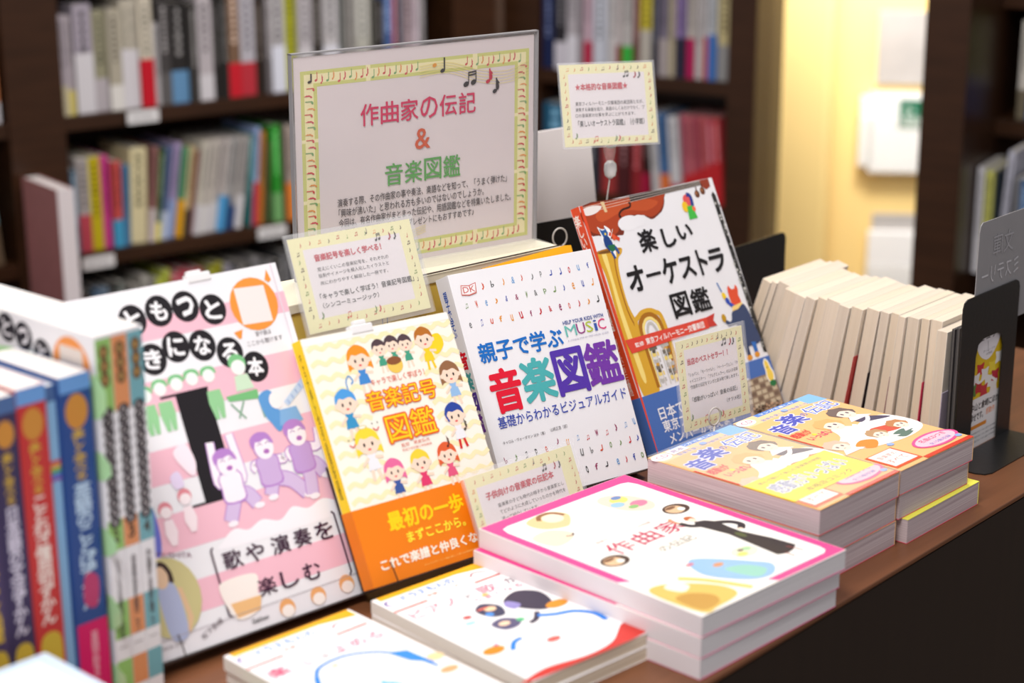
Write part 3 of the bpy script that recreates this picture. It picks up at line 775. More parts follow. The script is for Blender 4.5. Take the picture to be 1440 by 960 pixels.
# --- the orchestra book
ow, oh = .2035, .2534
OP = pose(.3503, .3096, .0068, -4.0, 64.83, -.22)
RSP = paper((226, 76, 40))
ob = book('picture_book', 'large orchestra picture book with violin and tuba on its cover', OP, ow, oh, .013, COV, PG, 'left', RSP)
p = Print(ow, oh)
VI = (176, 66, 30)
p.blob([(.016, .998), (.30, .997), (.608, .997), (.602, .960), (.589, .936), (.560, .912), (.534, .902), (.50, .892), (.469, .887), (.44, .898), (.415, .912), (.374, .912), (.32, .916), (.268, .912), (.238, .895), (.232, .874), (.25, .868), (.235, .852), (.200, .855), (.16, .846), (.127, .855), (.07, .872), (.016, .886)], (120, 44, 24), n=3)
p.blob([(.02, .992), (.30, .992), (.598, .99), (.592, .955), (.58, .936), (.53, .908), (.469, .897), (.43, .908), (.36, .920), (.27, .922), (.225, .90), (.215, .874), (.16, .858), (.10, .872), (.02, .90)], VI, n=3)
p.blob([(.1, .96), (.25, .985), (.45, .975), (.55, .95), (.45, .925), (.3, .945), (.12, .92)], (198, 84, 40), n=3)
p.ell(.30, .893, .078, .038, (242, 240, 243)); p.ell(.372, .893, .05, .03, (242, 240, 243))
p.poly([(.359, .999), (.965, .998), (.961, .979), (.356, .972)], (46, 34, 34))
for k in range(3): p.line([(.02, .992 - .012 * k), (.95, .996 - .006 * k)], .0004, (226, 214, 200), k == 0)
p.poly([(.15, .998), (.175, .998), (.178, .955), (.16, .955)], (226, 196, 150)); p.blob([(.02, .985), (.10, .99), (.15, .98), (.10, .96), (.03, .958)], (240, 230, 226))
p.line([(.352, .972), (.340, .955), (.285, .950), (.255, .938), (.250, .925)], .0022, (50, 20, 14), sm=5); p.ell(.346, .970, .007, rgb=(50, 20, 14)); p.ell(.254, .925, .008, rgb=(50, 20, 14))
p.poly([(.90, .999), (.97, .999), (.968, .965), (.93, .955), (.90, .975)], (150, 60, 36))
for x, y in ((.851, .946), (.898, .954)): p.line([(x, y), (x + .005, y + .03)], .0018, (90, 40, 24)); p.ell(x, y, .019, .02, (104, 58, 34)); p.ell(x - .004, y + .004, .008, .008, (170, 110, 70))
p.poly([(.016, .88), (.016, .999), (.002, .999), (.002, .88)], (226, 76, 40))
# tuba
GD = (222, 170, 50); GDD = (172, 110, 26); GDL = (250, 224, 130)
p.blob([(.012, .808), (.09, .812), (.190, .806), (.186, .785), (.150, .765), (.128, .70), (.120, .58), (.150, .47), (.150, .23), (.03, .23), (.022, .50), (.032, .70), (.015, .775)], GD, n=4)
p.blob([(.05, .80), (.08, .80), (.075, .70), (.072, .55), (.085, .30), (.055, .30), (.045, .55), (.055, .70)], GDL, n=4); p.line([(.128, .78), (.108, .70), (.104, .56), (.13, .45), (.13, .24)], .0018, GDD, sm=4)
p.ell(.10, .805, .088, .012, (180, 120, 40), rot=-2); p.ell(.10, .803, .07, .007, (120, 80, 30), rot=-2)
for rx, yt, yb_, col in ((.098, .540, .23, GD), (.074, .524, .24, GDD), (.058, .510, .24, GDL), (.036, .49, .25, (200, 196, 190))):
    p.line([(.225 - rx, yb_), (.225 - rx, yt - .06), (.225 - rx * .6, yt - .012), (.225, yt), (.225 + rx * .6, yt - .012), (.225 + rx, yt - .06), (.225 + rx * .98, yb_)], .0052 if rx > .07 else .0032, col, sm=5)
for k in range(13):
    y = .255 + (k % 7) * .026; x = .165 + (k // 7) * .085
    p.rect(x, y, x + .055, y + .016, [(190, 186, 180), (240, 214, 120), (120, 112, 100)][k % 3]); p.ell(x + .028, y + .02, .014, .009, [(230, 226, 222), (90, 80, 70), (214, 160, 60)][k % 3])
for k in range(4): p.line([(.17 + k * .035, .24), (.17 + k * .035, .38)], .0016, (214, 210, 206), k == 0)
# clarinet
p.poly([(.955, .930), (.972, .942), (.985, .925), (.998, .36), (.996, .24), (.972, .245), (.966, .40)], (50, 48, 46))
r_ = random.Random(5); p.up()
for k in range(46):
    y = .27 + k * .0138; x = .972 + r_.uniform(-.012, .014); p.ell(x, y, r_.uniform(.004, .011), r_.uniform(.004, .009), r_.choice([(150, 150, 146), (96, 94, 90), (200, 198, 192), (30, 28, 28)]), up=False)
# small animals of cut paper
p.blob([(.075, .905), (.095, .895), (.12, .892), (.125, .905), (.155, .885), (.15, .86), (.135, .845), (.15, .81), (.14, .775), (.12, .785), (.105, .82), (.08, .84), (.085, .87)], (250, 250, 250), n=3)
p.poly([(.082, .898), (.10, .888), (.118, .888), (.122, .900), (.135, .875), (.125, .858), (.095, .862)], (34, 90, 160)); p.blob([(.095, .86), (.13, .86), (.145, .825), (.12, .80), (.09, .825)], (30, 66, 130), n=3); p.poly([(.105, .825), (.155, .825), (.16, .805), (.12, .795)], (36, 110, 70))
for a in ((.12, .80), (.155, .815)): p.line([a, (a[0] + .012, a[1] - .03)], .003, (36, 80, 150))
p.ell(.115, .872, .006, rgb=(250, 220, 60)); p.line([(.14, .87), (.20, .838)], .004, (216, 70, 40)); p.ell(.165, .852, .012, .016, (226, 90, 50)); p.line([(.135, .845), (.175, .885)], .0007, (230, 224, 214))
p.blob([(.735, .945), (.765, .955), (.79, .94), (.785, .905), (.76, .90), (.735, .915)], (230, 90, 90), n=3); p.line([(.765, .953), (.79, .945), (.79, .91), (.775, .89)], .0045, (40, 60, 140), sm=4); p.ell(.732, .905, .022, .028, (246, 200, 40)); p.poly([(.745, .905), (.785, .905), (.80, .850), (.735, .850)], (70, 190, 70)); p.ell(.792, .89, .012, .014, (250, 110, 70)); p.poly([(.735, .915), (.745, .92), (.742, .908)], (240, 190, 60))
p.blob([(.845, .525), (.86, .548), (.875, .532), (.90, .53), (.915, .545), (.925, .525), (.915, .50), (.92, .47), (.88, .455), (.85, .465)], (232, 84, 50), n=3)
p.line([(.785, .572), (.800, .530)], .0016, (40, 110, 180)); p.ell(.808, .512, .014, .02, (250, 210, 40), rot=20); p.ell(.822, .488, .014, .02, (50, 80, 180), rot=20); p.line([(.83, .475), (.86, .458)], .004, (50, 80, 190))
p.poly([(.845, .462), (.925, .468), (.925, .450), (.87, .440), (.83, .435)], (250, 214, 130))
p.blob([(.83, .44), (.88, .445), (.93, .46), (.955, .42), (.965, .36), (.975, .295), (.90, .285), (.832, .295), (.835, .36), (.83, .385), (.775, .385), (.765, .400), (.79, .402), (.81, .41)], (58, 72, 108), n=3)
p.poly([(.838, .30), (.872, .30), (.868, .245), (.84, .245)], (48, 62, 96)); p.poly([(.90, .30), (.935, .295), (.93, .245), (.905, .245)], (50, 110, 190))
p.ell(.755, .425, .017, .022, (196, 150, 30)); p.ell(.853, .240, .022, .014, (226, 150, 50)); p.ell(.916, .244, .02, .014, (226, 150, 50)); p.line([(.76, .41), (.79, .395)], .004, (58, 72, 108))
# title
K = (26, 22, 24)
p.text('楽', .330, .764, .445, .853, K, .032); p.text('し', .500, .762, .590, .838, K, .032, up=False); p.text('い', .618, .778, .722, .836, K, .032, up=False)
for c, a, b, y0, y1 in (('オ', .170, .285, .625, .722), ('ー', .305, .405, .668, .676), ('ケ', .425, .535, .620, .720), ('ス', .555, .660, .625, .705), ('ト', .700, .762, .620, .720), ('ラ', .785, .895, .616, .708)): p.text(c, a, y0, b, y1, K, .032)
p.text('図', .415, .478, .540, .574, K, .024); p.text('鑑', .562, .478, .695, .572, K, .022)
# ribbon
p.poly([(.60, .446), (.696, .456), (.672, .430), (.690, .405), (.62, .408)], (206, 60, 50)); p.poly([(.022, .453), (.629, .449), (.626, .404), (.040, .396)], (226, 74, 56))
p.text('監修', .078, .414, .140, .432, (250, 240, 236), .02); p.text('東京フィルハーモニー交響楽団', .158, .412, .596, .438, (250, 240, 236), .025)
p.poly([(0, .0), (.005, .0), (.02, .40), (.02, .999), (0, .999)], (226, 76, 40))
p.build('cover_print', ob)
bb = paper((72, 112, 186))
MB().box(-.0005, ow + .0003, -.0002, .225 * oh, -.0132, .0006, bb).build('paper_band', ob)
q = Print(ow, oh, .0008)
q.text('日本でいちばん歴史ある', .092, .116, .80, .166, (240, 240, 246), .02); q.text('東京フィルハーモニーの', .092, .066, .74, .112, (240, 240, 246), .02); q.text('メンバーが教えます', .110, .014, .62, .058, (240, 240, 246), .02)
q.rect(.725, .006, .998, .155, (150, 128, 108))
for i in range(5):
    for j in range(6): q.rect(.735 + j * .043, .035 + i * .024, .770 + j * .043, .051 + i * .024, (202, 186, 160) if (i + j) % 3 else (120, 98, 84), i + j == 0)
for k in range(60): q.ell(.735 + r_.random() * .255, .010 + r_.random() * .028, .007, .006, r_.choice([(50, 36, 32), (206, 170, 140), (100, 76, 60)]), up=k == 0)
q.blob([(.935, .20), (.955, .218), (.975, .205), (.985, .175), (.995, .15), (.985, .12), (.95, .115), (.93, .14), (.935, .17)], (250, 250, 250)); q.blob([(.942, .198), (.955, .212), (.970, .20), (.978, .172), (.987, .15), (.975, .125), (.95, .122), (.938, .14), (.942, .17)], (248, 214, 90)); q.ell(.965, .112, .026, .016, (40, 120, 70)); q.line([(.965, .12), (.965, .095)], .002, (40, 120, 70)); q.ell(.955, .18, .004, rgb=(60, 40, 30))
q.build('band_print', ob)
p = Print(.013, oh, .0001)
p.text('\n'.join('楽しいオーケストラ図鑑'), .18, .50, .80, .97, (250, 240, 236), .02); p.text('\n'.join('東京フィルハーモニー交響楽団'), .3, .24, .66, .47, (250, 236, 230), .01); p.text('♪', .2, .08, .8, .16, (240, 190, 200)); p.build('spine_print', ob, left_face(.0145))
easel('dark acrylic stand under the orchestra picture book', OP, ow, oh, .013)

# ================================================================== CARDS AND SIGNS
LILAC = paper((232, 224, 226))


def card(name, label, M, w, h, inner, texts, seed, film=.004, notes=(12, 9), cat='sign', bg_=(236, 228, 230), nh=.045):
    r = thing(name, label, cat, M)
    MB().box(0, w, 0, h, -.0006, 0, LILAC).build('card', r)
    b = MB(); b.box(-film, w + film, -film, h + film, -.0009, -.0007, FILM); b.box(-film, w + film, -film, h + film, .0011, .0013, FILM); b.build('laminate_film', r, bevel=.00005)
    p = Print(w, h)
    x0, y0, x1, y1 = inner
    p.rect(0, 0, 1, 1, (240, 234, 184)); p.rect(x0, y0, x1, y1, bg_)
    note_frame(p, 0.01, 0.015, .99, .985, x0 - .012, y0 - .018, (240, 234, 184), (226, 226, 160), notes, nh, False, seed)
    p.note(.62, .95 if y1 < .9 else .955, .06, (60, 50, 40), '♩', True)
    for x, c, g in ((.70, (40, 36, 36), '♬'), (.80, (170, 40, 60), '♪'), (.845, (40, 36, 36), '♪')): p.note(x, y1 - .02 - (x - .7) * .1, .085, c, g)
    for x, c, g in ((.13, (110, 140, 80), '♪'), (.33, (214, 90, 50), '♫'), (.55, (120, 150, 90), '♪'), (.585, (206, 60, 60), '♪')): p.note(x, y0 - .02 + (.05 if x < .2 else 0), .075, c, g)
    for t_ in texts: p.text(*t_[:6], *t_[6:])
    p.build('card_print', r)
    return r


RD = (200, 30, 60); TX = (64, 58, 62)
card('notice_card', 'pale yellow bordered card above the cream music symbol book', pose(-.0056, .41, .1877, -1, 69.07, -2.35), .1421, .082, (.098, .135, .89, .887),
     [('音楽記号を楽しく学べる！', .170, .727, .711, .800, RD, .03), ('覚えにくいこの音楽記号を、それぞれの', .172, .621, .751, .664, TX), ('役割やイメージを擬人化したイラストと', .169, .552, .742, .595, TX), ('共にわかりやすく解説した一冊です。', .170, .474, .722, .517, TX),
      ('「キャラで楽しく学ぼう！音楽記号図鑑」', .142, .325, .915, .390, (40, 36, 40), .01), ('（シンコーミュージック）', .148, .232, .60, .290, (40, 36, 40), .01)], 1)
cB = card('notice_card', 'pale yellow bordered card clipped high above the orchestra picture book', pose(.3652, .44, .2908, -21.5, 76.03, -2.09), .1062, .0803, (.088, .10, .903, .885),
          [('★本格的な音楽図鑑★', .155, .682, .710, .765, RD, .03), ('東京フィルハーモニー交響楽団の楽団員たちが、', .142, .494, .870, .545, TX), ('演奏する楽器を紹介、楽器のしくみだけでなく、プ', .137, .424, .880, .472, TX), ('ロの音楽家の仕事を学ぶことができます。', .134, .353, .773, .40, TX),
           ('「楽しいオーケストラ図鑑」（小学館）', .155, .235, .865, .315, (40, 36, 40), .01)], 2, .002)
card('notice_card', 'pale yellow bordered card in front of the orchestra picture book', pose(.2976, .24, .0587, -7.27, 79.05, -.68) @ T(0, 0, .001), .09, .0846, (.107, .11, .905, .89),
     [('当店のベストセラー！！', .138, .714, .745, .785, RD, .03), ('「ショパン」「モーツァルト」「ベートーヴェン」「チ', .14, .585, .883, .628, TX), ('ャイコフスキー」「ブルグミュラー」の5人の音楽', .145, .515, .872, .558, TX), ('作曲家の伝記をマンガと読み物で楽しめます。', .148, .448, .875, .492, TX),
      ('「感動がいっぱい！音楽の伝記」', .155, .300, .835, .355, (40, 36, 40), .01), ('（ナツメ社）', .66, .195, .875, .245, (40, 36, 40), .01)], 3)
card('notice_card', 'pale yellow bordered card tucked behind the pink bordered book stack', pose(.0435, .2520, .0014, 2.27, 66.0, -3.63), .142, .0797, (.075, .12, .86, .87),
     [('子供向けの音楽家の伝記本', .135, .710, .765, .79, RD, .03), ('音楽家の子ども時代の様子から音楽家とし', .215, .60, .835, .645, TX), ('てどのように大成していったのかを時代を', .215, .525, .835, .57, TX), ('追って紹介しています。', .215, .45, .56, .495, TX)], 4)

# big sign on the riser
KS = 1.0427; gw, gh = .2554 * KS, .1953 * KS
GP = pose(.0836, .5203, .1975, -12.02, 91.13, .09)
sg = thing('acrylic_sign_stand', 'large landscape sign in a clear stand with green music note border', 'sign', GP)
ACF = clear('sign_acrylic', (250, 246, 248), .1, .07, .1)
MB().box(-.003, gw + .003, 0, gh + .003, .0006, .0024, ACF).build('front_pane', sg, bevel=.0006)
MB().box(-.003, gw + .003, 0, gh + .003, -.0030, -.0012, ACRYL).build('back_pane', sg, bevel=.0006)
MB().box(-.004, -.0028, 0, gh + .004, -.003, .0024, GREYP).box(gw + .0028, gw + .004, 0, gh + .004, -.003, .0024, GREYP).box(-.004, gw + .004, gh + .0028, gh + .004, -.003, .0024, GREYP).build('rim', sg)
MB().box(0, gw, .001, gh, -.0006, 0, paper((226, 214, 214))).build('sign_sheet', sg)
MB().box(-.003, gw + .003, .0001, .0018, .0024, .028, ACRYL).build('foot', sg)
p = Print(gw, gh)
GRE = (206, 208, 112); FIL = (242, 232, 178)
x0, y0, x1, y1, tx, ty = .024, .030, .978, .938, .064, .072
p.rect(x0, y0, x1, y0 + ty, FIL); p.rect(x0, y1 - ty, x1, y1, FIL, False); p.rect(x0, y0 + ty, x0 + tx, y1 - ty, FIL, False); p.rect(x1 - tx, y0 + ty, x1, y1 - ty, FIL, False)
p.up()
a, b = .014, .016
for g0, g1 in ((.024, .282), (.300, .728), (.748, .978)):
    p.rect(g0, y1 - b, g1, y1, GRE, False); p.rect(max(g0, x0 + tx - a), y1 - ty, min(g1, x1 - tx + a), y1 - ty + b, GRE, False)
for g0, g1 in ((.024, .42), (.44, .728), (.748, .978)):
    p.rect(g0, y0, g1, y0 + b, GRE, False); p.rect(max(g0, x0 + tx - a), y0 + ty - b, min(g1, x1 - tx + a), y0 + ty, GRE, False)
for g0, g1 in ((.03, .345), (.362, .620), (.636, .938)):
    p.rect(x0, g0, x0 + a, g1, GRE, False); p.rect(x0 + tx - a, max(g0, y0 + ty), x0 + tx, min(g1, y1 - ty), GRE, False)
    p.rect(x1 - a, g0, x1, g1, GRE, False); p.rect(x1 - tx, max(g0, y0 + ty), x1 - tx + a, min(g1, y1 - ty), GRE, False)
p.up()
rn = random.Random(9); cols = [(204, 60, 50), (206, 24, 60), (110, 160, 90), (226, 140, 50)]


def brd(x, y, k, rot=0):
    w_ = .0105; g = '♩♪'[k % 2]; h_ = .040
    p.text(g, x - w_ / 2, y - h_ / 2, x + w_ / 2, y + h_ / 2, cols[k % 4], .01, rot=rot, up=False)


for k in range(19): brd(.085 + k * .0225, .902 + (.007, -.006, .002)[k % 3], k)
for k in range(11): brd(.700 + k * .0235, .902 + (.007, -.006, .002)[k % 3], k)
for k in range(22): brd(.44 + k * .0235, .066 + (.007, -.006, .002)[k % 3], k)
for k in range(27):
    brd(.056 + (.006, -.004, 0)[k % 3], .855 - k * .0285, k, 90); brd(.946 + (.006, -.004, 0)[k % 3], .855 - k * .0285, k, 90)
p.text('♩', .052, .885, .066, .925, (40, 30, 30), .02)
for k in range(5): p.line([(.50, .905 - k * .012), (.62, .912 - k * .012), (.76, .86 - k * .014), (.88, .845 - k * .014), (.975, .88 - k * .014)], .0005, (226, 212, 130), k == 0, 6)
for k in range(4): p.line([(.34, .05 + k * .014), (.42, .10 + k * .012), (.52, .135 + k * .01)], .0005, (232, 216, 130), k == 0, 6)
p.text('♩', .588, .868, .606, .935, (30, 24, 26), .015); p.ell(.563, .905, .009, .007, (222, 150, 50), 20)
p.text('♬', .685, .790, .742, .862, (30, 24, 26), .012); p.text('♪', .785, .795, .815, .862, (190, 30, 60), .015); p.text('♪', .815, .745, .845, .815, (30, 24, 26), .015)
for i, (c, x) in enumerate(zip('作曲家の伝記', (.292, .374, .456, .538, .620, .702))): p.text(c, x - .036, .666, x + .036, .764, (206, 30, 84), .012, up=i == 0)
p.text('&', .478, .528, .541, .622, (206, 84, 40), .01)
for i, (c, x) in enumerate(zip('音楽図鑑', (.388, .470, .552, .634))): p.text(c, x - .036, .377, x + .036, .478, (86, 160, 76), .012, up=i == 0)
p.text('演奏する際、その作曲家の事や奏法、楽語などを知って、「うまく弾けた」', .156, .312, .878, .350, (60, 52, 54), .008)
p.text('「興味が沸いた」と思われる方も多いのではないのでしょうか。', .160, .264, .775, .303, (60, 52, 54), .008)
p.text('今回は、有名作曲家がまとまった伝記や、用語図鑑などを特集いたしました。', .160, .218, .897, .256, (60, 52, 54), .008)
p.text('お子様への贈り物や発表会のプレゼントにもおすすめです♪', .163, .172, .730, .209, (60, 52, 54), .008)
p.build('sign_print', sg)

# riser under the sign
rs = thing('display_riser', 'narrow cream topped mustard riser carrying the large music sign', 'riser', T(.0195, .4695, 0) @ RZ(-6.9))
MUS = mat('mustard_board', (240, 206, 96), .6, .3, noise=.06, scale=(30, 30, 30)); CRE = mat('cream_board', (246, 238, 214), .5, .3, noise=.03, scale=(30, 30, 30))
MB().box(-.01, .327, 0, .07, 0, .188, MUS).build('body', rs, bevel=.001)
MB().box(-.012, .329, -.002, .072, .188, .197, CRE).build('top_board', rs, bevel=.001)
MB().tube([(.13, -.003, .1985), (.328, -.003, .1985)], .0008, DWIRE, 6).build('edge_wire', rs)

# wire holders for the cards
w1 = thing('card_holder', 'thin wire holder behind the card above the cream book', 'clip', T(0, .447, 0))
MB().tube([(-.032, .0, .0), (-.028, .004, .186), (-.0215, .006, .214), (-.016, .004, .186), (-.020, .0, .0)], .0006, DWIRE, 6).build('wire', w1)
MB().tube([(.118, .0, .0), (.118, .002, .185), (.121, .003, .192), (.124, .002, .185), (.124, 0, 0)], .0006, DWIRE, 6).build('wire', w1)
w2 = thing('card_holder', 'clear clip with white bead and wire holding the high card', 'clip', T(.437, .442, 0) @ RZ(-21))
MB().tube([(0, .012, .0), (0, .012, .15), (.001, .006, .22), (.003, .002, .252)], .0007, WIRE, 8).build('wire', w2)
MB().tube([(.003, .002, .248), (.003, .002, .251), (.003, .002, .257), (.003, .002, .263), (.003, .002, .266)], [.002, .0055, .0065, .006, .003], WHITEP, 14).build('bead', w2)
MB().tube([(.003, .002, .264), (.001, .0, .275), (-.001, -.002, .288)], [.003, .006, .0075], ACRYL, 12).tube([(.0 + .008 * cos(a * pi / 8), -.004, .289 + .008 * sin(a * pi / 8)) for a in range(16)], .0013, WIRE, 8, True).build('clear_clip', w2)
MB().box(.003, .012, -.004, .004, .284, .294, mat('dark_rubber', (40, 40, 42), .4, .5)).build('clip_jaw', w2, bevel=.001)


def ring(label, M, r=.0078, stem=.03):
    t_ = thing('ring_clip', label, 'clip', M)
    MB().tube([(r * cos(a * pi / 12), 0, stem + r * 1.25 * (1 + sin(a * pi / 12))) for a in range(24)], .0009, WIRE, 8, True).build('ring', t_)
    MB().tube([(0, 0, 0), (0, 0, stem)], .0009, WIRE, 8).build('stem', t_)
    MB().box(-.006, .006, -.004, .004, 0, .002, WHITEP).build('base', t_, bevel=.0005)
    return t_


ring('small steel ring clip holding the card before the orchestra book', T(.3275, .2275, .003) @ RZ(-15), .0068, .058)
ring('steel ring clip at the right end of the riser', T(.372, .452, 0) @ RZ(-30), .0075, .188)
t = thing('tab_clip', 'white tab clip on the top edge of the pink striped book', 'clip', SP @ T(sw * .63, sh, 0))
MB().box(-.011, .011, -.004, .0035, -.006, .001, WHITEP).build('tab', t, bevel=.001); MB().box(-.009, .004, .0035, .006, -.005, .0, WHITEP).build('tab_top', t, bevel=.001)
t = thing('tab_clip', 'white tab clip on the top edge of the cream symbol book', 'clip', YP @ T(yw_ * .40, yh, 0))
MB().box(-.012, .012, -.004, .0035, -.006, .001, WHITEP).build('tab', t, bevel=.001); MB().box(-.006, .007, .0035, .0075, -.005, .0, WHITEP).build('tab_top', t, bevel=.001)
# tall white board and black plate behind
wb = thing('white_board', 'plain white card board standing behind the big sign', 'board', T(.405, .575, .012) @ RZ(-24) @ Matrix.Rotation(radians(-4), 4, 'X') @ Matrix.Rotation(radians(-4), 4, 'Y'))
MB().box(0, .145, 0, .002, .003, .2615, mat('white_board', (240, 232, 230), .5, .3, noise=.03, scale=(15, 15, 15))).build('panel', wb, bevel=.0008)
MB().box(-.02, .17, .0, .06, 0, .003, WHITEP).build('foot', wb)


def bookend(label, M, w, h, base=.05, window=None, basex=0):
    r = thing('bookend', label, 'bookend', M)
    t_ = .0011; rc = .008
    cor = [(0, 0), (w, 0), (w, h - rc), (w - rc * .3, h - rc * .3), (w - rc, h), (rc, h), (rc * .3, h - rc * .3), (0, h - rc)]
    b = MB()
    if window:
        a0, a1, z1 = window
        b.prism([(0, 0), (a0, 0), (a0, z1 - .016), (a0 + .004, z1 - .004), (a0 + .014, z1), (a1 - .014, z1), (a1 - .004, z1 - .004), (a1, z1 - .016), (a1, 0), (w, 0)] + cor[2:], 0, t_, BLACK)
    else: b.prism(cor, 0, t_, BLACK)
    b.build('upright_plate', r, Matrix(((1, 0, 0, 0), (0, 0, 1, 0), (0, 1, 0, 0), (0, 0, 0, 1))))
    c = MB(); rb = .012
    c.prism([(basex, 0), (basex, -base + rb), (basex + rb * .3, -base + rb * .3), (basex + rb, -base), (w - rb, -base), (w - rb * .3, -base + rb * .3), (w, -base + rb), (w, 0)], 0, .0013, BLACK)
    c.build('base_plate', r)
    return r


bookend('black steel bookend with an arched window at the right of the display', T(.537, .0905, 0), .116, .1605, .0455, (.032, .088, .1135), -.02)
bookend('plain black steel bookend at the far end of the paperback row', T(.585, .425, 0), .160, .1415, .03)
bp_ = bookend('black steel bookend half hidden behind the riser', T(.362, .492, 0) @ RZ(-12), .10, .205, .03)
dv = thing('divider_sign', 'grey translucent divider sign with mirrored lettering above the black bookend', 'sign', T(.562, .0925, .120) @ Matrix.Rotation(radians(0), 4, 'Y'))
MB().prism([(0, 0), (.15, 0), (.15, .111), (.007, .111), (.003, .108), (.0015, .102)], 0, .0009, GREYP).build('plate', dv, Matrix(((1, 0, 0, 0), (0, 0, 1, 0), (0, 1, 0, 0), (0, 0, 0, 1))), bevel=.0002)
p = Print(.15, .111)
p.text('文庫', .52, .66, .80, .86, (172, 170, 174), 0); p.text('ミステリー', .42, .43, .93, .58, (206, 204, 208), .0)
p.build('lettering', dv, Matrix(((-1, 0, 0, .15), (0, 0, -1, -.0004), (0, 1, 0, 0), (0, 0, 0, 1))))

# ================================================================== FLAT STACKS


def flat(x, y, z, yaw): return Matrix.Translation((x, y, z)) @ RZ(yaw)


WPG = pages((238, 234, 236)); PINK = paper((236, 60, 140)); PKL = paper((240, 150, 186)); WSP = paper((230, 223, 226))
pt = .01685


def pink_book(label, x, y, z, yaw, full):
    r = book('biography_book', label, flat(x, y, z, yaw), .1755, .236, pt, paper((248, 244, 240)), WPG, 'left', WSP, group='pink bordered biography books', back_mat=PINK)
    p = Print(.1755, .236, .0001)
    a_ = (232, 70, 144)
    p.rect(0.004, .003, .996, .997, a_)
    p.poly([(.10, .035), (.90, .035), (.935, .05), (.945, .08), (.945, .90), (.93, .935), (.89, .945), (.11, .945), (.07, .935), (.055, .90), (.055, .08), (.07, .05)], (250, 246, 240))
    p.poly([(0, .0), (.52, .0), (.46, .06), (.40, .05), (.36, .20), (.05, .33), (0, .36)], (250, 246, 240))
    if full:
        p.blob([(.20, .92), (.36, .94), (.42, .88), (.36, .82), (.30, .80), (.20, .84)], (232, 204, 150)); p.ell(.33, .885, .055, .05, (250, 226, 204)); p.line([(.26, .90), (.30, .93), (.37, .925), (.40, .88)], .004, (150, 100, 60), sm=4)
        p.blob([(.08, .80), (.20, .82), (.27, .76), (.22, .71), (.10, .70)], (246, 226, 196)); p.line([(.22, .74), (.25, .73), (.27, .745)], .0018, (80, 56, 46), sm=3)
        p.blob([(.62, .87), (.70, .90), (.80, .84), (.82, .74), (.74, .70), (.64, .76)], (246, 214, 196)); p.ell(.72, .84, .05, .04, (250, 220, 120)); p.ell(.76, .77, .05, .035, (240, 130, 160)); p.ell(.67, .81, .04, .03, (160, 200, 220)); p.ell(.71, .76, .03, .02, (140, 190, 120)); p.ell(.73, .86, .03, .02, (110, 140, 190))
        for cx, cy in ((.17, .48), (.83, .64)):
            p.ell(cx, cy, .075, .058, (70, 46, 36)); p.ell(cx - .01, cy, .05, .045, (230, 190, 150)); p.ell(cx + .02, cy - .012, .02, .018, (250, 246, 240)); p.ell(cx - .015, cy + .018, .035, .014, (120, 80, 50))
        for i, (c, x_) in enumerate(zip('作曲家', (.30, .47, .64))): p.text(c, x_ - .07, .500, x_ + .07, .588, (190, 20, 80), .008, up=i == 0)
        p.text('の伝記', .40, .412, .63, .458, (110, 100, 70), .0); p.text('音楽をつくった人たちの物語', .25, .615, .62, .632, (190, 160, 150)); p.text('バッハからガーシュインまで', .42, .385, .66, .397, (190, 180, 170))
        K_ = (38, 32, 42)
        p.poly([(.735, .49), (.765, .515), (.815, .50), (.845, .465), (.835, .40), (.832, .35), (.87, .24), (.885, .145), (.83, .125), (.78, .12), (.735, .135), (.75, .25), (.765, .36), (.75, .43)], K_); p.line([(.75, .48), (.715, .50), (.70, .54)], .006, K_, sm=3); p.line([(.83, .46), (.885, .43), (.90, .39), (.86, .365)], .0065, K_, sm=4); p.ell(.855, .365, .014, .012, (250, 224, 200))
        p.ell(.775, .535, .024, .026, (250, 224, 200)); p.blob([(.75, .54), (.765, .565), (.80, .56), (.80, .53), (.785, .545)], (190, 100, 50)); p.line([(.70, .54), (.69, .575), (.71, .59)], .003, (220, 150, 110), sm=3); p.ell(.80, .33, .018, .035, (80, 90, 50))
        p.line([(.84, .16), (.86, .10)], .0012, (150, 60, 60)); p.line([(.78, .13), (.78, .09)], .0012, (150, 60, 60))
        p.ell(.66, .23, .075, .05, (226, 234, 206)); p.ell(.63, .22, .03, .02, (236, 220, 120)); p.ell(.69, .24, .025, .018, (170, 210, 160)); p.ell(.655, .245, .018, .012, (120, 100, 90))
        p.blob([(.36, .28), (.42, .31), (.50, .26), (.60, .16), (.64, .10), (.56, .05), (.46, .06), (.38, .12), (.33, .2)], (150, 190, 226)); p.blob([(.44, .18), (.54, .16), (.58, .09), (.48, .07)], (150, 206, 190)); p.ell(.46, .22, .03, .018, (214, 150, 110)); p.ell(.37, .285, .025, .012, (210, 120, 140))
        p.blob([(.02, .22), (.10, .25), (.22, .19), (.30, .10), (.28, .03), (.12, .012), (.03, .02)], (222, 190, 100)); p.blob([(.05, .14), (.14, .14), (.20, .08), (.16, .03), (.05, .03)], (196, 150, 70)); p.blob([(.10, .22), (.17, .23), (.20, .18), (.13, .16)], (250, 240, 224)); p.line([(.22, .24), (.30, .16), (.38, .03)], .006, (240, 206, 110), sm=4)
    p.build('cover_print', r)
    return r


pink_book('pink bordered biography book, lowest of its stack of three', -.0012, .0057, pt, -2.3, False)
pink_book('pink bordered biography book, middle of its stack of three', -.0010, .0056, 2 * pt + .0001, -3.0, False)
pink_book('pink bordered biography book on top, cover with drawn musicians', -.0004, .0056, 3 * pt + .0002, -4.4, True)

MPG = pages((222, 208, 208), dark=(176, 156, 160)); mt = .0226; mw, mh = .1195, .1795
OC = paper((238, 192, 136))


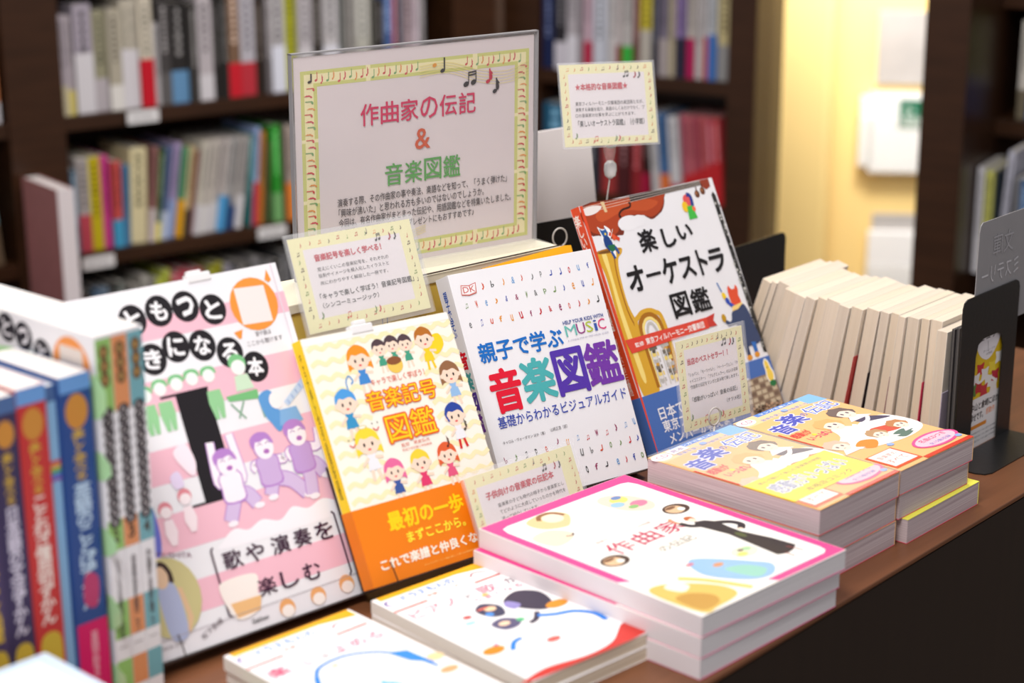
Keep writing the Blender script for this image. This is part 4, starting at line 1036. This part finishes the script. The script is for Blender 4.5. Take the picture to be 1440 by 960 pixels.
def face_print(p, x, y, s, hair, rot=0):
    k = p.w / p.h
    p.poly([(x - .5 * s, y - .8 * s * k), (x + .5 * s, y - .8 * s * k), (x + 1.3 * s, y - 1.5 * s * k), (x - 1.2 * s, y - 1.5 * s * k)], (246, 240, 244)); p.poly([(x - 1.05 * s, y - .1 * s * k), (x - 1.2 * s, y + .4 * s * k), (x - .85 * s, y + .9 * s * k), (x - .5 * s, y + 1.0 * s * k), (x - .1 * s, y + 1.25 * s * k), (x + .4 * s, y + 1.05 * s * k), (x + .9 * s, y + .95 * s * k), (x + 1.05 * s, y + .4 * s * k), (x + 1.25 * s, y + .05 * s * k), (x + .9 * s, y - .45 * s * k), (x - .85 * s, y - .5 * s * k)], hair)
    p.ell(x, y - .12 * s * k, .78 * s, .88 * s, (252, 228, 210)); p.blob([(x - .8 * s, y + .1 * s * k), (x - .5 * s, y + .85 * s * k), (x + .5 * s, y + .85 * s * k), (x + .8 * s, y + .1 * s * k), (x + .2 * s, y + .42 * s * k), (x - .3 * s, y + .3 * s * k)], hair)
    p.ell(x - .3 * s, y - .1 * s * k, .12 * s, .16 * s, (70, 60, 90)); p.ell(x + .32 * s, y - .1 * s * k, .12 * s, .16 * s, (70, 60, 90), up=False); p.line([(x - .12 * s, y - .58 * s * k), (x + .12 * s, y - .58 * s * k)], .0006, (190, 70, 80))


def mag_print(r, band):
    p = Print(mw, mh)
    p.rect(.0, .0, 1, 1, (240, 190, 128)); p.rect(.0, .90, 1, 1, (244, 208, 160)); p.poly([(.25, .965), (.80, .965), (.80, 1), (.25, 1)], (70, 130, 214)); p.poly([(.80, .90), (1, .88), (1, 1), (.80, 1)], (130, 190, 240))
    p.text('マンガで楽しむ', .30, .972, .74, .992, (240, 244, 250), .02); p.ell(.08, .955, .10, .06, (252, 246, 246)); p.text('CD', .03, .94, .15, .975, (206, 40, 110), .0); p.text('音楽を愛した作曲家たち', .20, .905, .80, .93, (110, 130, 210), .01)
    for c, a_, b_, y0_, y1_ in (('音', .06, .25, .70, .82), ('楽', .27, .50, .75, .88)): p.text(c, a_, y0_, b_, y1_, (50, 70, 190), .03, ((226, 222, 240), .06))
    p.text('の', .52, .80, .58, .84, (90, 110, 206), .02); p.text('伝記', .60, .78, .96, .88, (80, 110, 206), .01, ((246, 244, 250), .06))
    p.text('感動が', .05, .62, .26, .68, (220, 60, 60), .03); p.text('いっぱい！', .10, .55, .42, .60, (222, 70, 110), .03); p.ell(.22, .60, .02, .02, (250, 220, 60))
    p.blob([(.40, .58), (.55, .52), (.80, .55), (1.0, .50), (1.0, .30), (.70, .24), (.30, .28), (.05, .38), (.30, .48)], (250, 244, 240))
    p.blob([(.72, .62), (.90, .55), (.98, .48), (.84, .50), (.70, .54)], (70, 64, 96)); p.blob([(.60, .44), (.78, .42), (.92, .40), (.80, .34), (.60, .37)], (214, 80, 60)); p.blob([(.20, .34), (.34, .38), (.44, .33), (.30, .27)], (240, 140, 50)); p.blob([(.62, .31), (.78, .33), (.84, .28), (.66, .25)], (90, 120, 110))
    face_print(p, .48, .62, .115, (226, 176, 110)); face_print(p, .78, .68, .11, (110, 92, 90)); face_print(p, .86, .38, .085, (196, 130, 80)); face_print(p, .56, .37, .085, (190, 150, 110)); face_print(p, .12, .41, .10, (214, 190, 170))
    for a_, b_ in (((.44, .49), (.62, .54)), ((.70, .52), (.86, .57)), ((.40, .27), (.54, .33)), ((.80, .27), (.96, .31))): p.line([a_, ((a_[0] + b_[0]) / 2, a_[1] + .01), b_], .0042, (252, 250, 250), sm=3)
    p.ell(.76, .125, .27, .115, (236, 80, 150)); p.ell(.76, .125, .24, .09, (250, 200, 216)); p.text('名曲CDつき', .60, .13, .93, .165, (222, 60, 120), .02); p.text('全15曲収録', .62, .085, .90, .11, (90, 110, 190), .01)
    p.rect(.02, .03, .36, .215, (226, 80, 40)); p.rect(.05, .05, .34, .21, (252, 244, 240)); p.text('音楽家の', .08, .145, .30, .18, (220, 90, 90)); p.text('すべて', .08, .08, .30, .125, (220, 90, 90)); p.rect(.36, .0, 1, .03, (214, 60, 40))
    p.rect(0, .45, .02, .72, (214, 50, 40))
    for x_, y_ in ((.42, .24), (.95, .07), (.52, .93)): p.ell(x_, y_, .035, .025, (150, 180, 236))
    if band:
        p.rect(.0, .14, 1.0, .43, (246, 220, 40)); p.text('感動がいっぱい', .08, .235, .92, .345, (150, 156, 190), .02, ((250, 250, 252), .05)); p.text('本格派コミック', .25, .165, .80, .205, (150, 130, 60), .01); p.text('読んで聴いて楽しむ音楽家の物語', .10, .375, .85, .40, (120, 110, 90), .005)
        p.poly([(.17, .985), (.36, .990), (.37, .935), (.18, .93)], (246, 240, 246)); p.text('見本', .20, .945, .34, .975, (120, 80, 140), .01)
    p.build('cover_print', r)


def mag(label, x, y, z, yaw, band, prt=True, w_=mw, h_=mh, cov=OC, grp='comic biography paperbacks'):
    r = book('comic_paperback', label, flat(x, y, z, yaw), w_, h_, mt, cov, MPG, 'right', cov, group=grp, back_mat=paper((214, 60, 90)))
    if prt: mag_print(r, band)
    return r


mag('comic music biography, lowest of the near stack, under two others', .196, .0305, mt, -1.6, False, False)
mag('comic music biography, middle of the near stack', .1950, .0300, 2 * mt + .0001, -1.2, False, False)
m_top = mag('comic music biography on top of the near stack, wrapped with yellow band', .1946, .0296, 3 * mt + .0003, -2.0, True)
MB().box(-.0004, mw + .0004, -.0004, mh + .0004, .0016, .0018, clear('wrap_film', (255, 255, 255), .1, .10, .2)).build('wrap_film', m_top)
YC = paper((240, 236, 90))
mag('comic music biography with yellow cover, lowest of the far stack', .3236, .0203, mt, -1.0, False, False, .125, .175, YC)
mag('comic music biography, middle of the far stack', .3176, .0262, 2 * mt + .0001, -1.5, False, False, .1175)
mag('comic music biography on top of the far stack, orange and blue cover', .3166, .0257, 3 * mt + .0003, -2.6, False, True)

# learning comics at the front
CPG = pages((232, 222, 200), dark=(206, 192, 170)); lt = .0109
LCV = paper((252, 250, 250))


def learn(label, x, y, z, yaw, kind):
    r = book('learning_book', label, flat(x, y, z, yaw), .1165, .185, lt, LCV, CPG, 'left', paper((244, 240, 232)), group='white learning books at the front edge')
    p = Print(.1165, .185)
    YE = (244, 176, 20); BL = (30, 130, 226); PKT = (214, 60, 110)
    if kind:
        p.rect(.04, .965, .98, 1, YE); p.poly([(.70, .965), (.98, .965), (.98, .93), (.9, .94)], YE)
        p.text('ドラえもんの', .17, .905, .62, .955, (40, 130, 226), .02); p.ell(.07, .92, .05, .045, (90, 80, 160)); p.ell(.083, .918, .044, .04, (252, 244, 246)); p.line([(.74, .90), (.80, .925), (.88, .90)], .0014, (150, 60, 80), sm=4)
        p.rect(.0, .835, .28, .848, (204, 50, 30)); p.rect(.70, .835, .95, .848, (204, 50, 30)); p.text('学習シリーズ', .32, .865, .60, .885, (214, 90, 50), .01)
    if kind == 2:
        p.text('ピアノ', .04, .73, .42, .80, PKT, .0); p.text('と', .50, .735, .56, .775, (70, 30, 70), .01); p.text('歌', .62, .725, .78, .80, PKT, .0); p.text('が', .86, .735, .96, .79, (110, 80, 100), .01)
        p.text('うまくなる', .50, .68, .92, .715, PKT, .0)
        p.blob([(.62, .60), (.80, .66), (.92, .60), (.90, .50), (.80, .44), (.70, .48)], (58, 50, 70)); p.blob([(.60, .58), (.66, .61), (.70, .55), (.62, .53)], (150, 140, 200)); p.line([(.70, .45), (.62, .40), (.55, .39)], .0045, (60, 50, 70), sm=3)
        p.blob([(.40, .62), (.50, .66), (.58, .60), (.52, .52), (.42, .54)], (60, 60, 90)); p.ell(.50, .60, .045, .035, (250, 210, 170)); p.ell(.44, .56, .03, .03, (80, 150, 230)); p.blob([(.34, .48), (.46, .50), (.54, .44), (.46, .40), (.36, .41)], (90, 84, 120)); p.ell(.42, .455, .045, .03, (250, 214, 180)); p.ell(.54, .44, .03, .028, (90, 190, 130)); p.ell(.46, .62, .05, .012, (230, 110, 90))
        p.ell(.30, .60, .035, .025, (200, 90, 90)); p.ell(.26, .55, .045, .025, (170, 214, 244))
        p.ell(.11, .30, .085, .05, (226, 140, 20)); p.ell(.88, .45, .09, .05, (230, 146, 30)); p.ell(.17, .33, .02, .015, (230, 100, 150)); p.ell(.62, .72, .03, .015, (250, 200, 90))
        p.line([(.66, .42), (.76, .38), (.88, .35), (.96, .28), (.95, .20)], .0048, BL, sm=5); p.line([(.20, .25), (.28, .30), (.36, .31)], .004, BL, sm=3); p.ell(.50, .215, .055, .032, (232, 100, 90))
        p.blob([(.0, .03), (.2, .05), (.5, .02), (.75, .04), (.99, .13), (.99, .005), (.0, .005)], (206, 50, 40), n=5)
    elif kind == 1:
        p.text('楽', .04, .70, .19, .775, PKT, .02); p.text('ふ', .26, .70, .37, .755, PKT, .0); p.text('が', .43, .70, .49, .745, (70, 30, 70), .0); p.text('よめる', .54, .70, .92, .765, (190, 60, 120), .0)
        p.line([(.24, .60), (.34, .66), (.55, .67), (.74, .60), (.84, .48), (.88, .35)], .0032, BL, sm=6); p.poly([(.76, .58), (.88, .54), (.90, .38), (.80, .46)], (40, 140, 230)); p.line([(.24, .60), (.16, .50), (.14, .36)], .0042, BL, sm=5)
        p.ell(.42, .63, .03, .014, (244, 170, 120)); p.blob([(.05, .50), (.14, .56), (.15, .42), (.06, .38)], (206, 228, 140)); p.ell(.95, .42, .06, .05, (240, 214, 160)); p.ell(.90, .30, .07, .04, (236, 170, 120)); p.ell(.50, .30, .14, .10, (206, 228, 246)); p.text('♪', .42, .26, .56, .40, (110, 190, 240), .03)
    p.build('cover_print', r) if p.V else None
    return r


learn('white learning book under the one with the piano picture', -.1140, .0680, lt, -6.0, 0)
learn('white learning book with a piano picture and red wave, topmost at the front', -.1150, .0692, 2 * lt + .0001, -6.5, 2)
learn('white learning book under the one with the large blue arc', -.2475, .0815, lt, -5.5, 0)
learn('white learning book with a large blue arc, front left of the piano one', -.2480, .0812, 2 * lt + .0001, -5.0, 1)
t = thing('coaster', 'small round green paper coaster by the front books', 'coaster', T(-.262, .228, 0))
MB().prism([(.012 * cos(a * pi / 10), .012 * sin(a * pi / 10)) for a in range(20)], 0, .002, mat('green_paper', (170, 220, 130), .5, .3)).build('disc', t)

# stack at the lower left corner
BWC = paper((214, 232, 250))
for k in range(4):
    r = book('stacked_book', ['white and pale blue book, topmost of the lower left corner stack', 'pale book, second in the lower left corner stack', 'pale book, third in the lower left corner stack', 'pale book, lowest in the lower left corner stack'][k], flat(-.546, .082, .0800 - k * .02, -2 - (k % 2)), .160, .190, .0199, BWC, WPG, 'left', BWC, group='books stacked at the lower left corner')
    if k == 0:
        p = Print(.16, .19); p.rect(.05, .04, .93, .95, (244, 248, 252)); p.ell(.6, .6, .2, .2, (190, 214, 244)); p.build('cover_print', r)

# ================================================================== STANDING BOOKS, LEFT
def stand_M(x, y, z=0): return Matrix(((0, 0, -1, x), (-1, 0, 0, y), (0, 1, 0, z), (0, 0, 0, 1)))


def right_face(w): return Matrix(((0, 0, 1, w), (0, 1, 0, 0), (-1, 0, 0, 0), (0, 0, 0, 1)))


VC = [((150, 196, 110), '2', 'いろいろな楽器を知る', 'green'), ((226, 150, 100), '3', '音楽会を開こう', 'orange'), ((120, 176, 186), '4', '作曲家と名曲を聴こう', 'teal')]
for i, (c, dg, tt, nm) in enumerate(VC):
    t_ = .0127
    r = book('music_volume', 'tall standing white volume with %s blocks and chain pattern on its spine' % nm, stand_M(-.309 + i * .0131, .287 + sw), sw, sh, t_, COV, PG, 'right', group='standing volumes at the left')
    q = Print(t_, sh, .0001)
    for a, b in ((.93, .99), (.80, .93), (.44, .52), (.20, .30), (.06, .14)): q.rect(0, a, 1, b, c, False)
    q.rect(.0, .82, .18, .93, c, False); q.up()
    for k in range(3): q.ell(.52, .955 - k * .035, .30, .42, (110, 80, 50), up=k == 0); q.ell(.52, .955 - k * .035, .12, .2, (190, 150, 90), up=False)
    for k in range(12):
        q.ell(.52, .80 - k * .026, .36, .34, (50, 44, 50), up=k == 0)
    q.up()
    for k, ch in enumerate('もっともっとすきになる本'): q.text(ch, .36, .792 - k * .026, .68, .808 - k * .026, (214, 206, 206), .01, up=False)
    q.text(dg, .35, .462, .68, .495, (70, 50, 40), .04); q.text('\n'.join(tt), .34, .20, .68, .415, (70, 60, 64), .01); q.line([(.2, .175), (.8, .175)], .0005, (120, 110, 110))
    q.build('spine_print', r, right_face(sw))
    if i == 0:
        q = Print(sw, sh)
        LG = (190, 236, 176)
        for a, b in ((.78, .90), (.62, .70), (.42, .50), (.22, .32), (.06, .13)):
            q.blob([(0, a), (.3, a + .02), (.6, a - .01), (1, a + .01), (1, b), (.6, b + .01), (.3, b - .01), (0, b)], LG, k == 0, 3)
        q.up()
        for x, y, ch in ((.10, .955, 'す'), (.205, .975, 'き'), (.30, .990, 'も'), (.40, .990, 'っ'), (.495, .985, 'と'), (.595, .975, 'っ'), (.70, .945, 'と')):
            q.ell(x, y - .03, .050, .052, (44, 40, 48)); q.text(ch, x - .027, y - .051, x + .027, y - .009, (236, 232, 236), .03)
        q.ell(.865, .905, .105, .105, (240, 150, 72)); q.rect(.80, .855, .93, .955, (226, 214, 206))
        q.blob([(.70, .68), (.80, .72), (.86, .60), (.92, .45), (.97, .30), (.90, .24), (.82, .28), (.76, .45), (.70, .56)], (136, 90, 66)); q.ell(.75, .72, .04, .04, (136, 90, 66)); q.line([(.93, .72), (.88, .66)], .004, (200, 120, 90))
        q.text('音や曲は', .82, .775, .91, .79, (110, 100, 104))
        q.build('cover_print', r)

BK_ = [('ことわざのおもしろ図鑑', (70, 56, 92), -.410, .0188, 'purple and gold', (206, 170, 60), (150, 40, 60)), ('日本語の文法ずかん', (58, 48, 84), -.3908, .0190, 'dark purple', (214, 206, 222), (150, 44, 70)), ('ことわざ慣用句ずかん', (196, 52, 52), -.3712, .0224, 'red', (240, 220, 210), (160, 30, 40)),
       ('', (150, 196, 232), -.3482, .0095, 'thin light blue', None, (190, 200, 210)), ('英語のことばずかん', (40, 74, 140), -.3382, .0250, 'navy blue', (190, 214, 236), (214, 20, 100))]
for i, (tt, c, x, t_, nm, tc_, lc_) in enumerate(BK_):
    hh = .2545 - (.002 if i == 1 else 0) - (.004 if i == 3 else 0)
    cm = paper(c)
    r = book('picture_dictionary', '%s spined picture dictionary standing at the left edge' % nm, stand_M(x, .289 + .085 + (.004 if i == 3 else 0)), .085, hh, t_, cm, PG, 'right', group='picture dictionaries at the left edge')
    q = Print(t_, hh, .0001)
    q.rect(0, .0, 1, .30 if i == 4 else .10, lc_); q.rect(0, .955, 1, 1, (110, 160, 220) if i in (2, 4) else (80, 110, 160))
    if tt:
        q.ell(.5, .90, .36, .5, (206, 140, 60)); q.text('\n'.join(tt), .24, .34, .78, .70, tc_, .03); q.text('\n'.join('楽しく学べる'), .3, .71, .7, .85, (216, 176, 70), .02)
        if i != 4: q.blob([(.2, .16), (.8, .18), (.85, .30), (.2, .30)], (206, 176, 60)); q.text('学研', .25, .11, .75, .15, (240, 236, 236), .01)
        else: q.blob([(.3, .36), (.7, .34), (.8, .42), (.4, .44)], (190, 60, 110)); q.text('\n'.join('英語が好きになる本'), .42, .04, .66, .27, (240, 190, 200), .01)
    else:
        for k, cc in enumerate([(226, 70, 60), (240, 180, 50), (120, 190, 80), (80, 130, 210), (150, 90, 180)]): q.rect(0, .78 - k * .012, 1, .79 - k * .012, cc, k == 0)
    q.build('spine_print', r, right_face(.085))

# ================================================================== ROW OF PAPERBACKS
ys = [.344, .332, .325, .309, .291, .277, .265, .246, .227, .214, .200, .185, .175, .165, .157, .144, .135, .1215, .1095]
xs = [.576, .576, .578, .565, .557, .556, .560, .546, .538, .541, .547, .548, .551, .548, .552, .556, .558, .546]
hs = [.131, .131, .131, .128, .128, .128, .128, .133, .132, .132, .132, .131, .131, .130, .130, .130, .130, .124]
CB = [paper((236, 226, 212)), paper((232, 222, 210)), paper((240, 232, 220))]
FP = [pages((238, 222, 200), dark=(226, 208, 184)), pages((242, 226, 206), dark=(230, 214, 192)), pages((234, 220, 202), dark=(220, 204, 184))]
acc = {6: (226, 214, 30), 7: (230, 220, 40), 9: (190, 60, 60), 10: (60, 50, 50), 12: (130, 60, 70), 15: (200, 50, 90), 16: (214, 70, 110), 17: (190, 180, 200)}
for i in range(18):
    lean = 17 * (1 - i / 18.0) ** 1.1 + 1.2
    t_ = (ys[i] - ys[i + 1]) * cos(radians(lean)) * .94
    h_ = hs[i] / cos(radians(lean)) - t_ * sin(radians(lean)) * .5
    yb_ = ys[i] + hs[i] * math.tan(radians(lean))
    zoff = .0002
    # frame: x along +X, y up the leaning book, z out of the cover (towards -Y and slightly down)
    a = radians(lean)
    Vv = Vector((0, -sin(a), cos(a))); Uu = Vector((1, 0, 0)); Ww = Uu.cross(Vv)
    yf = yb_ - t_ / cos(a)
    M = Matrix(((Uu.x, Vv.x, Ww.x, xs[i]), (Uu.y, Vv.y, Ww.y, yf), (Uu.z, Vv.z, Ww.z, zoff), (0, 0, 0, 1)))
    lab = ('cream paperback, %s in the leaning row counted from the orchestra book' % ORD[i]) if i < 17 else 'lower cream paperback, last before the dark books and black bookend'
    dd = .112 + (i * 7 % 3) * .002
    cv = CB[i % 3]
    r = book('paperback', lab, M, dd, h_, t_, cv, FP[i % 3], 'right', group='leaning row of cream paperbacks', back_mat=cv)
    if i in acc:
        MB().box(-.0003, dd + .0003, -.0002 + .0002, h_ * (.62 if i in (6, 7, 9) else .5), -.0001, .0008, paper(acc[i])).build('coloured_band', r)
DKC = paper((62, 60, 64)); DKP = pages((110, 106, 104), dark=(70, 68, 70))
for k in range(3):
    r = book('paperback', ['dark covered paperback touching the last cream one', 'dark grey paperback, middle one before the black bookend', 'thin grey paperback just before the yellow covered one'][k], Matrix(((1, 0, 0, .551 + k * .003), (0, 0, -1, .1052 - k * .0034), (0, 1, 0, 0), (0, 0, 0, 1))), .105, .127 + k * .001, .0032, [DKC, paper((96, 92, 92)), paper((130, 124, 120))][k], DKP, 'right', group='dark paperbacks by the bookend')
r = book('paperback', 'yellow covered book with white balloon seen through the bookend window', Matrix(((1, 0, 0, .556), (0, 0, -1, .0925 + .0008), (0, 1, 0, 0), (0, 0, 0, 1))), .100, .130, .0045, paper((226, 190, 20)), FP[0], 'right')
p = Print(.1, .13)
p.blob([(.20, .84), (.32, .95), (.60, .95), (.68, .84), (.56, .72), (.42, .68), (.26, .74)], (236, 232, 236)); p.text('ビュッ', .26, .84, .58, .92, (50, 44, 50), .0); p.line([(.42, .83), (.44, .74)], .0006, (50, 44, 50)); p.text('ポーション・カフェ', .34, .745, .58, .765, (90, 84, 90)); p.text('の物語', .40, .715, .52, .735, (90, 84, 90))
for cx, cy, c in ((.30, .62, (200, 40, 50)), (.22, .55, (236, 232, 230)), (.40, .57, (236, 232, 230)), (.55, .60, (240, 214, 60)), (.62, .52, (190, 40, 60)), (.28, .48, (190, 40, 50)), (.48, .49, (238, 236, 232)), (.68, .66, (240, 236, 230)), (.16, .47, (90, 130, 60)), (.40, .44, (200, 50, 60)), (.60, .44, (236, 230, 224))):
    p.blob([(cx + .085 * math.sqrt(.5 + (k % 2)) * cos(k * pi / 4), cy + .055 * math.sqrt(.5 + (k % 2)) * sin(k * pi / 4)) for k in range(8)], c)
p.line([(.14, .60), (.28, .52), (.46, .54), (.66, .47)], .003, (240, 236, 232), sm=5)
p.rect(0, 0, 1, .40, (236, 232, 232)); p.text('中山と倉崎にほれた', .16, .30, .80, .36, (40, 36, 40), .03); p.text('幸せです。', .16, .22, .42, .28, (40, 36, 40), .03); p.text('感動作', .48, .23, .66, .28, (240, 160, 120), .02); p.rect(.14, .155, .50, .185, (226, 140, 40))
for k in range(3): p.text('人気作家がおくる心温まる物語の続編', .16, .11 - k * .035, .80, .125 - k * .035, (90, 84, 90))
p.build('cover_print', r)

# something pale further along the table at the right edge
t = book('standing_book', 'pale book standing beyond the black bookend at the right edge', pose(.80, .10, .003, -10, 80, 0), .15, .19, .02, paper((190, 190, 196)), PG, 'left')
p = Print(.15, .19); p.rect(0, 0, 1, .3, (214, 214, 216)); p.rect(0, .8, 1, 1, (220, 200, 60)); p.build('cover_print', t)
